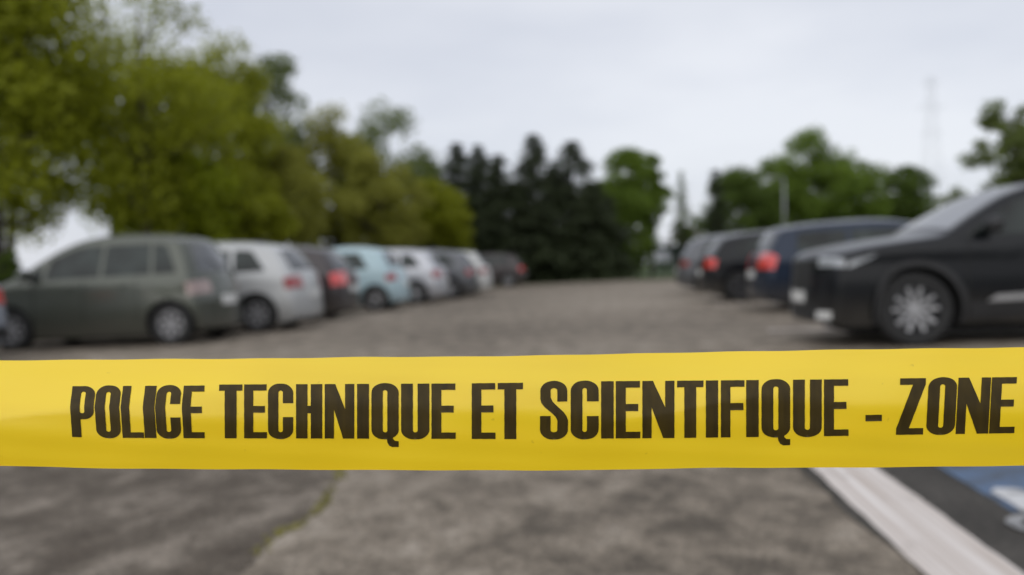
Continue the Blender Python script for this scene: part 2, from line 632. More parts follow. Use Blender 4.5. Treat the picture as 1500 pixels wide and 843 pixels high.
# darker patch of tarmac on the near left, ending in the mossy joint
joint_px = [(505, 640), (500, 690), (492, 706), (478, 730), (462, 752), (436, 770), (408, 782), (392, 800), (372, 822), (352, 845), (330, 880), (300, 940)]
joint = [on_ground(*p) for p in joint_px]
joint = [(p.x, p.y) for p in joint]
fine = []
for i in range(len(joint) - 1):
    for k in range(6):
        a = k / 6
        x = joint[i][0] * (1 - a) + joint[i + 1][0] * a
        y = joint[i][1] * (1 - a) + joint[i + 1][1] * a
        fine.append((x + random.uniform(-.012, .012), y + random.uniform(-.008, .008)))
wav = [(-4.2 + 0.2 * math.sin(k), 5.2 - k * 0.4) for k in range(9, -1, -1)]
top_e = [(-4.2 + k * 0.3, 5.3 + 0.18 * math.sin(k * 1.3)) for k in range(1, 10)]
sheet('asphalt_patch', fine + [(-1.6, 1.2), (-4.2, 1.2)] + wav + top_e, 0.004, A_PATCH)

# moss in the joint
mb = MB()
for q_, (x, y) in enumerate(fine[4:46]):
    for k in range(4 + int(4 * math.sin(q_ * .45 + .6))):
        a = random.uniform(0, 6.28)
        px_, py_ = x + random.gauss(0, .012), y + random.gauss(0, .018)
        r_ = random.uniform(.006, .015)
        h_ = random.uniform(.004, .012)
        z0 = SLOPE * px_ + 0.003
        ring = [(px_ + r_ * math.cos(a + q * 1.2566), py_ + r_ * math.sin(a + q * 1.2566), z0) for q in range(5)]
        mb.add(ring + [(px_, py_, z0 + h_)], [(q, (q + 1) % 5, 5) for q in range(5)])
mo = mb.build('moss', MOSS)
mo['kind'] = 'stuff'
tag(mo, 'yellow green moss growing along a crack in the asphalt', 'moss')

# bay line: painted in strokes, slightly wavy edges
ly = np.linspace(-3.2, 6.6, 120)
lv = [(0.892 + 0.002 * math.sin(y * 9) + 0.002 * math.sin(y * 23), y) for y in ly]
rv = [(1.148 + 0.002 * math.sin(y * 8 + 1) + 0.002 * math.sin(y * 27), y) for y in ly[::-1]]
sheet('line_marking', lv + rv, 0.008, LINE)
# short worn bay marks by the far bays
for (x0, y0, ln) in ((2.05, 10.75, 2.6), (2.2, 16.9, 3.4)):
    sheet('line_marking', [(x0, y0), (x0 + ln, y0), (x0 + ln, y0 + 0.14), (x0, y0 + 0.14)], 0.004, LINE)
sheet('blue_marking', [(1.385, 3.09), (2.75, 3.06), (2.75, 4.5), (1.395, 4.5)], 0.008, BLUE)
# wheelchair sign painted on the bay: wheel, leg with foot, back and head
sym = []


def ring_sheet(cx, cy, r0, r1, n=28):
    vs, fs = [], []
    for k in range(n):
        a = 2 * math.pi * k / n
        for r_ in (r0, r1):
            x, y = cx + r_ * math.cos(a), cy + r_ * math.sin(a)
            vs.append((x, y, SLOPE * x + 0.012))
    for k in range(n):
        k2 = (k + 1) % n
        fs.append((2 * k, 2 * k + 1, 2 * k2 + 1, 2 * k2))
    return vs, fs


mb = MB()
rg = MB()
rg.add(*ring_sheet(1.412, 2.935, 0.068, 0.112))
ro = rg.build('ring_marking', RING_MARK)
ro['kind'] = 'structure'
for k, (pts) in enumerate([
        [(1.415, 3.33), (1.418, 3.20), (1.410, 3.075), (1.50, 3.065), (1.62, 3.09), (1.60, 3.22), (1.52, 3.37), (1.45, 3.385)],
        [(1.625, 3.085), (1.722, 3.08), (1.722, 3.20), (1.605, 3.22)],
        [(1.725, 3.082), (1.725, 2.95), (1.80, 2.95), (1.80, 3.125)],
        [(1.805, 2.955), (2.02, 2.97), (2.02, 3.05), (1.805, 3.03)]]):
    mb.add([(x, y, SLOPE * x + 0.0125) for x, y in pts], [tuple(range(len(pts)))])
hx, hy = 2.12, 3.01
mb.add([(hx + .075 * math.cos(a * .3927), hy + .075 * math.sin(a * .3927), SLOPE * (hx + .075 * math.cos(a * .3927)) + .0125) for a in range(16)], [tuple(range(16))])
so = mb.build('wheelchair_marking', WHITE_MARK)
so['kind'] = 'structure'


# ------------------------------------------------------------------ trees and hedges
def tex_leaves(centers, sizes, aspect, up_bias, mat, name, parent, droop=None):
    """many single leaves as small folded quads, one mesh"""
    n = len(centers)
    nrm = rng.normal(size=(n, 3))
    nrm[:, 2] += up_bias
    nrm /= np.linalg.norm(nrm, axis=1)[:, None]
    t = rng.normal(size=(n, 3))
    if droop is not None:
        t = droop + 0.45 * t
    t -= nrm * np.sum(t * nrm, axis=1)[:, None]
    t /= np.linalg.norm(t, axis=1)[:, None] + 1e-9
    b = np.cross(nrm, t)
    L = sizes[:, None]
    Wd = L * aspect
    v = np.empty((n, 4, 3))
    v[:, 0] = centers - t * L * .5
    v[:, 1] = centers + b * Wd * .5 - nrm * L * .08
    v[:, 2] = centers + t * L * .5
    v[:, 3] = centers - b * Wd * .5 - nrm * L * .08
    me = bpy.data.meshes.new(name)
    me.vertices.add(n * 4)
    me.vertices.foreach_set('co', v.reshape(-1))
    me.loops.add(n * 4)
    me.loops.foreach_set('vertex_index', np.arange(n * 4, dtype=np.int32))
    me.polygons.add(n)
    me.polygons.foreach_set('loop_start', np.arange(0, n * 4, 4, dtype=np.int32))
    me.polygons.foreach_set('loop_total', np.full(n, 4, dtype=np.int32))
    me.update(calc_edges=True)
    return link(name, me, mat, parent)


def broad_tree(name, X, Y, H, z0, rad, mat, label, group=None, n=12000, leaf=0.15, clumps=70, lean=(0, 0),
               trunk_r=0.14, bark=None, sparse=0.0, depth=None, gap=None, cat='tree', bush=False, cr=(.18, .38)):
    g = gz(X) - 0.02
    root = empty(name, (X, Y, g))
    tag(root, label, cat, group)
    ry = depth or rad
    cz, rz = (z0 + H) / 2, (H - z0) / 2
    cc = []
    while len(cc) < clumps:
        p = rng.uniform(-1, 1, 3)
        d = np.linalg.norm(p)
        if d > 1 or d < 0.25:
            continue
        if rng.random() < sparse and p[2] > 0.3:
            continue
        # crown fuller in the middle and lower third, uneven outline
        w = 1.0 - 0.35 * max(0, p[2]) ** 1.5 - 0.15 * max(0, -p[2])
        q = np.array([p[0] * rad * w + lean[0] * (p[2] + 1) * .5, p[1] * ry * w + lean[1] * (p[2] + 1) * .5, cz + p[2] * rz])
        if gap is not None and gap(q):
            continue
        cc.append(q)
    cc = np.array(cc)
    cr = rng.uniform(cr[0], cr[1], clumps) * (rad + rz) * 0.5
    # trunk and limbs
    mb = MB()
    fork = z0 + 0.12 * (H - z0)
    if not bush:
        tp = [(0, 0, -0.1), (0.03, 0.02, fork * .5), (0.02 + lean[0] * .1, -0.03, fork), (lean[0] * .4, lean[1] * .4, cz), (lean[0] * .8, lean[1] * .8, cz + rz * .72)]
        mb.tube(tp, [trunk_r * 1.25, trunk_r, trunk_r * .85, trunk_r * .5, trunk_r * .12], 9)
    else:
        mb.tube([(0, 0, -0.1), (0, 0, z0 + .3 * (H - z0))], [trunk_r, trunk_r * .5], 7)
    for i in range(min(16, clumps // 3)):
        c = cc[i]
        b0 = np.array([lean[0] * .2, lean[1] * .2, min(max(fork * .8, c[2] - 0.55 * np.hypot(c[0], c[1]) - .2), cz + .4 * rz)])
        m_ = (b0 + c) / 2 + np.array([0, 0, -.12 * rad])
        mb.tube([b0, m_, c], [trunk_r * .42, trunk_r * .26, trunk_r * .07], 6)
    mb.build('trunk', bark or BARK, root, True)
    wt_ = cr ** 2
    idx = rng.choice(clumps, n, p=wt_ / wt_.sum())
    d = rng.normal(size=(n, 3))
    d /= np.linalg.norm(d, axis=1)[:, None]
    rr = rng.random(n) ** 0.45
    pos = cc[idx] + d * (rr * cr[idx])[:, None] * np.array([1, 1, 0.8])
    if gap is not None:
        keep = np.array([not gap(q) for q in pos])
        pos = pos[keep]
    pos = pos[pos[:, 2] > 0.03]
    tex_leaves(pos, rng.uniform(.7, 1.3, len(pos)) * leaf, 0.6, 0.5, mat, 'crown', root)
    return root


def conifer(name, X, Y, H, rad, label, group=None, n=9000, z0=0.25, mat=None, power=0.9):
    g = gz(X) - 0.02
    root = empty(name, (X, Y, g))
    tag(root, label, 'tree', group)
    mb = MB()
    mb.tube([(0, 0, -.1), (0.02, 0, H * .5), (0, 0, H * .985)], [.02 * H, .012 * H, .01], 8)
    pos, dr, sz = [], [], []
    levels = int(H / 0.28)
    per = max(6, n // (levels * 7))
    for i in range(levels):
        f = i / levels
        z = z0 + (H - z0) * f
        r_ = rad * ((1 - f) ** power) * rng.uniform(.78, 1.18) + .03
        for k in range(7):
            a = rng.uniform(0, 6.283)
            tip = np.array([math.cos(a) * r_, math.sin(a) * r_, z - 0.16 * r_])
            root_p = np.array([0, 0, z + .10 * r_])
            if k < 3 and r_ > .3:
                mb.tube([root_p, (root_p + tip) / 2 + np.array([0, 0, -.03]), tip], [.022, .014, .004], 5)
            u = rng.random(per) ** .7
            p = root_p + (tip - root_p) * u[:, None]
            p += rng.normal(size=(per, 3)) * np.array([.16, .16, .09]) * (0.35 + .5 * min(1, r_))
            pos.append(p)
            out = np.array([math.cos(a), math.sin(a), -.35])
            dr.append(np.repeat(out[None], per, 0))
            sz.append(rng.uniform(.18, .40, per) * (1 - .55 * f))
    mb.build('trunk', BARK, root, True)
    tex_leaves(np.concatenate(pos), np.concatenate(sz), 0.34, 0.3, mat or L_CON, 'crown', root, np.concatenate(dr))
    return root


def hedge(name, a, b, H, depth, mat, label, n, leaf=.09):
    X, Y = (a[0] + b[0]) / 2, (a[1] + b[1]) / 2
    root = empty(name, (X, Y, gz(X) - .02))
    tag(root, label, 'hedge')
    L = math.hypot(b[0] - a[0], b[1] - a[1])
    ang = math.atan2(b[1] - a[1], b[0] - a[0])
    p = rng.uniform(-.5, .5, (n, 3)) * np.array([L, depth, H])
    # leaves gather at the skin
    ax = rng.integers(0, 3, n)
    s = rng.random(n) < .7
    m_ = s & (ax == 1)
    p[m_, 1] = np.sign(p[m_, 1]) * depth * .5 * rng.uniform(.85, 1.05, m_.sum())
    m_ = s & (ax == 2)
    p[m_, 2] = H * .5 * rng.uniform(.9, 1.06, m_.sum())
    p[:, 2] += H / 2 + .05 + .06 * np.sin(p[:, 0] * 1.7)
    c, sn = math.cos(ang), math.sin(ang)
    q = p.copy()
    q[:, 0] = p[:, 0] * c - p[:, 1] * sn
    q[:, 1] = p[:, 0] * sn + p[:, 1] * c
    q[:, 2] += SLOPE * 0
    q = q[q[:, 2] > .02]
    tex_leaves(q, rng.uniform(.7, 1.3, len(q)) * leaf, .6, .4, mat, 'foliage', root)
    for k in range(int(L / 0.8)):
        t = (k + .5) / int(L / .8) - .5
        x, y = t * L * c, t * L * sn
        mb = MB()
        mb.tube([(x, y, -.05), (x + .05, y, H * .4), (x - .08, y + .05, H * .85)], [.03, .02, .008], 5)
        mb.build('stem', BARK, root)
    return root




def T(px, Y, ytop, ylow, rpx, mat, label, n=12000, X=None, **kw):
    """tree whose crown spans the pixel rows ytop..ylow and 2*rpx columns at distance Y"""
    X_, Y_ = at_depth(px, Y)
    dep = Vector((X_, Y_, 0)).dot(Vector((FWD.x, FWD.y, 0)))
    H = height_for(px, ytop, Y) - gz(X_)
    z0 = max(.15, height_for(px, ylow, Y) - gz(X_))
    return broad_tree(kw.pop('name', 'broadleaf_tree'), X_, Y_, H, z0, rpx / F_PX * dep, mat, label, n=n, **kw)


T(-6, 20, -170, 345, 150, L_OLIVE, 'tall dark trunked tree arching over the nose of the sage green car', 20000, leaf=.19, clumps=85, trunk_r=.20)
T(215, 22.5, -50, 345, 130, L_SPRING, 'tall open crowned tree directly behind the sage green car', 10500, leaf=.16, clumps=62, sparse=.8)
T(12, 27, 30, 352, 105, L_OLIVE, 'olive tree leaning over the nose of the sage green car behind the tall one', 12000, leaf=.17, clumps=60, sparse=.3, lean=(2.6, 0))
T(168, 31, -60, 325, 130, L_LIME, 'tall feathery tree seen above the sage green car further back', 7000, leaf=.17, clumps=55, sparse=.8)
T(262, 27, 78, 372, 100, L_SPRING, 'leafy lime green tree between the sage and white cars', 12000, leaf=.18, clumps=75, sparse=.3)
T(335, 31, 66, 378, 82, L_OLIVE, 'round topped olive tree behind the white hatchback', 14000, leaf=.18, clumps=70)
T(398, 41, 74, 380, 66, L_GREYG, 'slim grey green tree rising behind the white hatchback', 14000, leaf=.19, clumps=80, cr=(.13, .28))
T(415, 33, 215, 385, 85, L_YELLOW, 'low yellowish tree behind the white and the charcoal hatchbacks', 14000, leaf=.17, clumps=60)
T(262, 25, 215, 378, 85, L_LIME, 'bushy bright green tree overhanging the gap beside the white hatchback', 14000, leaf=.17, clumps=60)
T(350, 28.5, 250, 385, 70, L_OLIVE, 'low olive bush right behind the roof of the white hatchback', 9000, leaf=.17, clumps=45)
T(492, 40, 166, 388, 70, L_YELLOW, 'yellow green tree behind the pale blue car', 16000, leaf=.19, clumps=65)
T(570, 45, 160, 390, 84, L_GREYG, 'taller grey green tree beyond the pale blue car', 14000, leaf=.2, clumps=60)
T(560, 38, 222, 390, 70, L_YELLOW, 'broad yellow tinged bush behind the silver car', 13000, leaf=.18, clumps=55)
T(640, 42, 268, 392, 56, L_SPRING, 'bright lime young tree beside the dark conifers', 13000, leaf=.18, clumps=55)
T(8, 19, 365, 425, 22, L_DEEP, 'dark shrub at the foot of the tree by the sage green car', 1800, leaf=.12, clumps=22, name='shrub', cat='shrub', bush=True, trunk_r=.05)

CON = 'dark conifers at the end of the car park'
for px, Y, yt, rpx, lab in (
        (632, 48, 228, 30, 'short dark conifer at the lime tree end of the conifer stand'),
        (672, 47, 205, 40, 'dark conifer behind the far dark car, its spire next to a twin spire'),
        (703, 49, 208, 38, 'dark conifer with a narrow spire, twin of the one behind the far dark car'),
        (735, 46, 222, 46, 'broad lower dark conifer in the dip of the conifer stand'),
        (786, 46, 192, 50, 'tallest dark conifer in the middle of the stand'),
        (840, 47, 202, 54, 'tall dark conifer beside the green broadleaf tree'),
        (872, 45.5, 262, 44, 'squat dark conifer in front of the green broadleaf tree'),
        (755, 48, 262, 44, 'low dark conifer standing left of the tallest one, filling its foot'),
        (815, 48.5, 240, 46, 'dark conifer squeezed between the two tallest ones'),
        (690, 45, 285, 48, 'low dark conifer filling the foot of the stand by the far dark car')):
    X_, Y_ = at_depth(px, Y)
    H = height_for(px, yt, Y) - gz(X_)
    conifer('conifer', X_, Y_, H, rpx / F_PX * Y * 1.55, lab, CON, n=18000, power=rng.uniform(.54, .68))

T(912, 52, 216, 405, 58, L_MID, 'green broadleaf tree with a pale trunk right of the conifers', 20000, leaf=.21, clumps=100, cr=(.16, .33), bark=BARK_PALE)
T(955, 54, 218, 335, 30, L_MID, 'narrow green tree top beside the pale trunked tree', 7000, leaf=.2, clumps=50, cr=(.12, .27))
X_, Y_ = at_depth(1000, 50)
conifer('conifer', X_, Y_, height_for(1000, 248, 50) - gz(X_), .75, 'thin sparse young conifer standing alone in the sky gap', None, n=900, z0=2.0, mat=L_DEEP)
T(1003, 51, 325, 405, 26, L_BROWN, 'bronze green shrub at the foot of the thin conifer', 4000, leaf=.14, clumps=30, name='shrub', cat='shrub', bush=True, trunk_r=.06)
X_, Y_ = at_depth(1050, 46)
conifer('conifer', X_, Y_, height_for(1050, 243, 46) - gz(X_), .62, 'narrow dark cypress beside the broad green trees', None, n=5000, power=.4)
hedge('hedge', (3.2, 46.0), (17.0, 47.0), 1.35, .9, L_TEAL, 'clipped dark blue green hedge along the lawn', 26000)

for px, Y, yt, yl, rpx, m_, lab, n in (
        (1085, 56, 244, 400, 66, L_DEEP, 'low deep green tree next to the narrow cypress', 15000),
        (1135, 60, 236, 400, 62, L_MID, 'mid green tree behind the lamp post', 16000),
        (1190, 60, 196, 400, 66, L_MID, 'tallest green tree above the navy car', 19000),
        (1243, 62, 208, 400, 56, L_MID, 'green tree over the roof of the navy car, beside the tallest', 16000),
        (1328, 64, 240, 400, 46, L_DEEP, 'separate deep green tree behind the bonnet of the black car', 13000),
        (1285, 66, 285, 400, 55, L_DEEP, 'low green tree filling the dip behind the navy car', 12000)):
    T(px, Y, yt, yl, rpx, m_, lab, n, leaf=.23, clumps=100, cr=(.16, .33))
T(1398, 55, 276, 395, 20, L_GREYG, 'small tree showing over the windscreen of the black car', 3000, leaf=.17, clumps=25)
T(1492, 34, 134, 345, 68, L_GREYG, 'open grey green tree above the roof of the black car', 9000, leaf=.17, clumps=90, sparse=.2, cr=(.10, .24))
T(1560, 40, 160, 380, 70, L_DEEP, 'dark green tree right behind the black car', 7000, leaf=.17, clumps=50)

# ------------------------------------------------------------------ lamp post and pylon
X_, Y_ = at_depth(1150, 45)
lp = empty('lamp_post', (X_, Y_, gz(X_) - .02))
tag(lp, 'slim pale grey lamp post in front of the right trees', 'lamp post')
hl = height_for(1150, 262, 45) - gz(X_)
mb = MB()
mb.tube([(0, 0, 0), (0, 0, .9)], [.085, .08], 12)
mb.tube([(0, 0, .9), (0, 0, hl)], [.06, .04], 12)
mb.build('pole', GALV, lp, True)
mb = MB()
mb.tube([(0, 0, hl), (-.15, 0, hl + .1), (-.5, 0, hl + .12)], [.035, .03, .03], 8)
mb.build('arm', GALV, lp, True)
mb = MB()
mb.box((-.66, 0, hl + .11), (.5, .18, .08))
mb.build('lamp_head', GALV, lp)

PX_, PY_ = at_depth(1366, 330)
py = empty('pylon', (PX_, PY_, gz(PX_) - .02))
tag(py, 'distant lattice steel power pylon above the right trees', 'pylon')
hp = height_for(1366, 104, 330) - gz(PX_)


def pyl_half(z):
    f = z / hp
    return 4.2 * (1 - f) ** 1.25 + .75


for sx_ in (-1, 1):
    for sy_ in (-1, 1):
        mb = MB()
        mb.tube([(sx_ * pyl_half(z), sy_ * pyl_half(z), z) for z in np.linspace(0, hp * .97, 14)], .038, 6)
        mb.build('leg', GALV, py)
mb = MB()
zz = np.linspace(0, hp * .97, 14)
for i in range(len(zz) - 1):
    a, b = pyl_half(zz[i]), pyl_half(zz[i + 1])
    for s in (-1, 1):
        mb.tube([(-a, s * a, zz[i]), (b, s * b, zz[i + 1])], .014, 4)
        mb.tube([(a, s * a, zz[i]), (-b, s * b, zz[i + 1])], .014, 4)
        mb.tube([(s * a, -a, zz[i]), (s * b, b, zz[i + 1])], .014, 4)
        mb.tube([(s * a, a, zz[i]), (s * b, -b, zz[i + 1])], .014, 4)
lat = mb.build('lattice', GALV, py)
lat['kind'] = 'stuff'
for f_, wd in ((.66, 4.0), (.80, 5.0), (.93, 3.4)):
    mb = MB()
    z = hp * f_
    for s in (-1, 1):
        mb.tube([(0, s * .6, z), (wd, 0, z + .3)], .03, 5)
        mb.tube([(0, s * .6, z), (-wd, 0, z + .3)], .03, 5)
        mb.tube([(0, s * .5, z + 1.8), (s * wd, 0, z + .3)], .03, 5)
    mb.build('crossarm', GALV, py)


# ------------------------------------------------------------------ cars
class Car:
    """a car body given by its side profile; every panel, pane and lamp is laid on that surface"""
    def __init__(self, spec):
        self.__dict__.update(spec)
        P = [(self.L * (.5 - f), z) for f, z in self.prof]
        self.P = P
        self.n = len(P) - 1
        zs = np.linspace(0, self.n, 600)
        self.tab = np.array([self.U(s)[0] for s in zs])
        o = np.argsort(self.tab[:, 0])
        self.tx, self.tz = self.tab[o, 0], self.tab[o, 1]

    def U(self, s):
        P = self.P
        s = min(max(s, 0), self.n - 1e-6)
        i = int(s)
        t = s - i
        p0, p1, p2, p3 = P[max(i - 1, 0)], P[i], P[i + 1], P[min(i + 2, self.n)]
        pos, tan = [], []
        for k in (0, 1):
            # cardinal spline, tension .35 keeps panels taut
            m1, m2 = .35 * (p2[k] - p0[k]), .35 * (p3[k] - p1[k])
            a, b = 2 * p1[k] - 2 * p2[k] + m1 + m2, -3 * p1[k] + 3 * p2[k] - 2 * m1 - m2
            pos.append(((a * t + b) * t + m1) * t + p1[k])
            tan.append((3 * a * t + 2 * b) * t + m1)
        l = math.hypot(*tan) or 1
        nx, nz = tan[1] / l, -tan[0] / l
        # the normal that points into the body
        if (0 - pos[0]) * nx * .3 + (.55 - pos[1]) * nz < 0:
            nx, nz = -nx, -nz
        return pos, (nx, nz)

    def ztop(self, x):
        return float(np.interp(x, self.tx, self.tz))

    def half(self, x, z):
        """half width of the body side"""
        w = self.W / 2
        u = abs(x) / (self.L / 2)
        w *= 1 - .055 * max(0, (u - .55) / .45) ** 2
        zb, zr = self.belt, self.H
        if z < .55:
            w -= .055 * ((.55 - z) / .35) ** 2
        elif z < zb:
            w -= .02 * ((z - .55) / (zb - .55)) ** 2
        else:
            w -= .02 + self.tumble * (z - zb) / (zr - zb) + .03 * ((z - zb) / (zr - zb)) ** 2
        # shoulder crease
        w += .012 * math.exp(-((z - (zb - .10)) / .05) ** 2)
        return w

    def warp(self, x, y, z):
        """corners of nose and tail swept back"""
        h = self.L / 2
        k = (y / (self.W / 2)) ** 2
        if x > h - .8:
            a = (x - (h - .8)) / .8
            x -= self.bow_f * k * a * a * (3 - 2 * a)
        if x < -h + .7:
            a = (-h + .7 - x) / .7
            x += self.bow_r * k * a * a * (3 - 2 * a)
        return (x, y, z)

    def ring(self, s, q, side, eps=0.0):
        """q 0..1 centre line to edge, 1..2 round the edge"""
        (x, z), (nx, nz) = self.U(s)
        r = self.r
        h = max(.2, self.half(x + nx * r, z + nz * r))
        if q <= 1:
            y = (h - r) * q
            o = self.crown * (1 - q * q) + eps
            return self.warp(x - nx * o, side * y, z - nz * o)
        th = (q - 1) * math.pi / 2
        d = r * (1 - math.cos(th))
        y = h - r + (r) * math.sin(th)
        return self.warp(x + nx * (d - eps * math.cos(th)), side * (y + eps * math.sin(th)), z + nz * (d - eps * math.cos(th)))

    def side(self, x, z, sd, eps=0.0):
        return self.warp(x, sd * (self.half(x, z) + eps), z)

    # -------- panels
    def body(self, mat, root):
        S = np.unique(np.concatenate([np.linspace(0, self.n, self.n * 5 + 1)]))
        zl = self.clear
        qs = [0, .25, .5, .75, .92, 1, 1.25, 1.5, 1.75, 2]
        vs_row = np.linspace(1, 0, 15)[1:]
        rows = []
        for s in S:
            (x, z), (nx, nz) = self.U(s)
            r = self.r
            xi, zi = x + nx * r, z + nz * r
            halfring = [self.ring(s, q, 1) for q in qs]
            lx = min(max(xi, -self.L / 2 + .05), self.L / 2 - .05)
            for v in vs_row:
                px_, pz_ = lx + (xi - lx) * v, zl + (zi - zl) * v
                halfring.append(self.side(px_, pz_, 1))
            left = [(a, -b, c) for a, b, c in halfring]
            rows.append(list(reversed(left)) + halfring[1:])
        m = len(rows[0])
        V = [p for r_ in rows for p in r_]
        Fc = []
        for i in range(len(rows) - 1):
            for j in range(m - 1):
                a = i * m + j
                Fc.append((a, a + 1, a + m + 1, a + m))
            Fc.append((i * m + m - 1, i * m, (i + 1) * m, (i + 1) * m + m - 1))
        Fc.append(tuple(range(m - 1, -1, -1)))
        Fc.append(tuple((len(rows) - 1) * m + j for j in range(m)))
        me = bpy.data.meshes.new('body')
        me.from_pydata(V, [], Fc)
        bm = bmesh.new()
        bm.from_mesh(me)
        bmesh.ops.remove_doubles(bm, verts=bm.verts, dist=1e-5)
        bmesh.ops.recalc_face_normals(bm, faces=bm.faces)
        bm.to_mesh(me)
        bm.free()
        me.materials.append(mat)
        tmp = bpy.data.objects.new('body_tmp', me)
        col.objects.link(tmp)
        # wheel arches cut out of the sides
        cut = MB()
        for x in (self.xf, self.xr):
            for sd in (-1, 1):
                ra = self.R + self.arch
                n = 36
                y0, y1 = sd * (self.W / 2 - .30), sd * (self.W / 2 + .3)
                vs, fs = [], []
                for y in (y0, y1):
                    for k in range(n):
                        a = 2 * math.pi * k / n
                        vs.append((x + ra * math.cos(a), y, self.R + ra * math.sin(a)))
                for k in range(n):
                    k2 = (k + 1) % n
                    fs.append((k, k2, n + k2, n + k))
                fs.append(tuple(range(n - 1, -1, -1)))
                fs.append(tuple(range(n, 2 * n)))
                cut.add(vs, fs)
        cme = bpy.data.meshes.new('cut')
        cme.from_pydata(cut.v, [], cut.f)
        bm = bmesh.new()
        bm.from_mesh(cme)
        bmesh.ops.recalc_face_normals(bm, faces=bm.faces)
        bm.to_mesh(cme)
        bm.free()
        cme.materials.append(LINER)
        cob = bpy.data.objects.new('cut', cme)
        col.objects.link(cob)
        md = tmp.modifiers.new('b', 'BOOLEAN')
        md.operation = 'DIFFERENCE'
        md.object = cob
        md.solver = 'EXACT'
        md.material_mode = 'TRANSFER'
        dg = bpy.context.evaluated_depsgraph_get()
        out = bpy.data.meshes.new_from_object(tmp.evaluated_get(dg))
        for solver in ('MANIFOLD', 'FLOAT', 'FAST'):
            if len(out.polygons) > .6 * len(me.polygons):
                break
            try:
                md.solver = solver
            except TypeError:
                continue
            bpy.context.view_layer.update()
            out = bpy.data.meshes.new_from_object(tmp.evaluated_get(bpy.context.evaluated_depsgraph_get()))
        out.name = 'body'
        out.polygons.foreach_set('use_smooth', [True] * len(out.polygons))
        out.set_sharp_from_angle(angle=R(38))
        for o_, d_ in ((tmp, me), (cob, cme)):
            bpy.data.objects.remove(o_)
            bpy.data.meshes.remove(d_)
        return link('body', out, None, root)

    def patch(self, name, fn, na, nb, mat, root, eps=.006, flip=False, smooth=True):
        """grid fn(a,b,eps) laid on the body with a skirt running back into it"""
        V, Fc = [], []
        for i in range(na + 1):
            for j in range(nb + 1):
                V.append(fn(i / na, j / nb, eps))
        for i in range(na):
            for j in range(nb):
                a = i * (nb + 1) + j
                Fc.append((a, a + 1, a + nb + 2, a + nb + 1))
        per = [i * (nb + 1) for i in range(na + 1)] + [na * (nb + 1) + j for j in range(1, nb + 1)] \
            + [i * (nb + 1) + nb for i in range(na - 1, -1, -1)] + [j for j in range(nb - 1, 0, -1)]
        base = len(V)
        for p in per:
            i, j = divmod(p, nb + 1)
            V.append(fn(i / na, j / nb, -.012))
        k = len(per)
        for q in range(k):
            q2 = (q + 1) % k
            Fc.append((per[q], base + q, base + q2, per[q2]))
        me = bpy.data.meshes.new(name)
        me.from_pydata(V, [], Fc)
        bm = bmesh.new()
        bm.from_mesh(me)
        bmesh.ops.recalc_face_normals(bm, faces=bm.faces)
        bm.to_mesh(me)
        bm.free()
        if smooth:
            me.polygons.foreach_set('use_smooth', [True] * len(me.polygons))
            me.set_sharp_from_angle(angle=R(40))
        return link(name, me, mat, root)

    def X(self, f):
        return self.L * (.5 - f)

    def side_poly(self, name, sd, low, up, mat, root, eps=.005, na=10, nb=6):
        """quad patch on the flank; low/up are ((f0,z0),(f1,z1)) front to rear"""
        def fn(a, b, e):
            x0 = self.X(low[0][0] + (low[1][0] - low[0][0]) * a)
            z0 = low[0][1] + (low[1][1] - low[0][1]) * a
            x1 = self.X(up[0][0] + (up[1][0] - up[0][0]) * a)
            z1 = up[0][1] + (up[1][1] - up[0][1]) * a
            z1 = min(z1, self.ztop(x1) - self.r - .0)
            x, z = x0 + (x1 - x0) * b, z0 + (z1 - z0) * b
            return self.side(x, z, sd, e)
        return self.patch(name, fn, na, nb, mat, root, eps)

    def window(self, name, sd, f_low, f_up, root, mat):
        """side pane between belt line and roof"""
        def fn(a, b, e):
            xl = self.X(f_low[0] + (f_low[1] - f_low[0]) * a)
            xu = self.X(f_up[0] + (f_up[1] - f_up[0]) * a)
            zl = self.belt_at(xl) + .03
            zu = max(zl + .02, min(self.ztop(xu) - self.r * .8 - .02, self.H - .13))
            x, z = xl + (xu - xl) * b, zl + (zu - zl) * b
            return self.side(x, z, sd, e)
        return self.patch(name, fn, 12, 6, mat, root, .005)

    def belt_at(self, x):
        return self.belt + self.belt_rise * (-x / self.L)

    def strip(self, name, s0, s1, q0, q1, mat, root, eps=.006, na=10, nb=12, taper=0.0):
        """patch across the bonnet/glass/tail between stations s0..s1, from q0 to q1 (negative = other side)"""
        def fn(a, b, e):
            s = s0 + (s1 - s0) * a
            q = q0 + (q1 - q0) * b
            q *= 1 - taper * (1 - a)
            return self.ring(s, abs(q), 1 if q >= 0 else -1, e)
        return self.patch(name, fn, na, nb, mat, root, eps)

    def z_to_s(self, z, front):
        rng_ = np.linspace(0, self.n * .35, 200) if front else np.linspace(self.n, self.n * .62, 300)
        best = min(rng_, key=lambda s: abs(self.U(s)[0][1] - z))
        return float(best)


WHEELS = {}


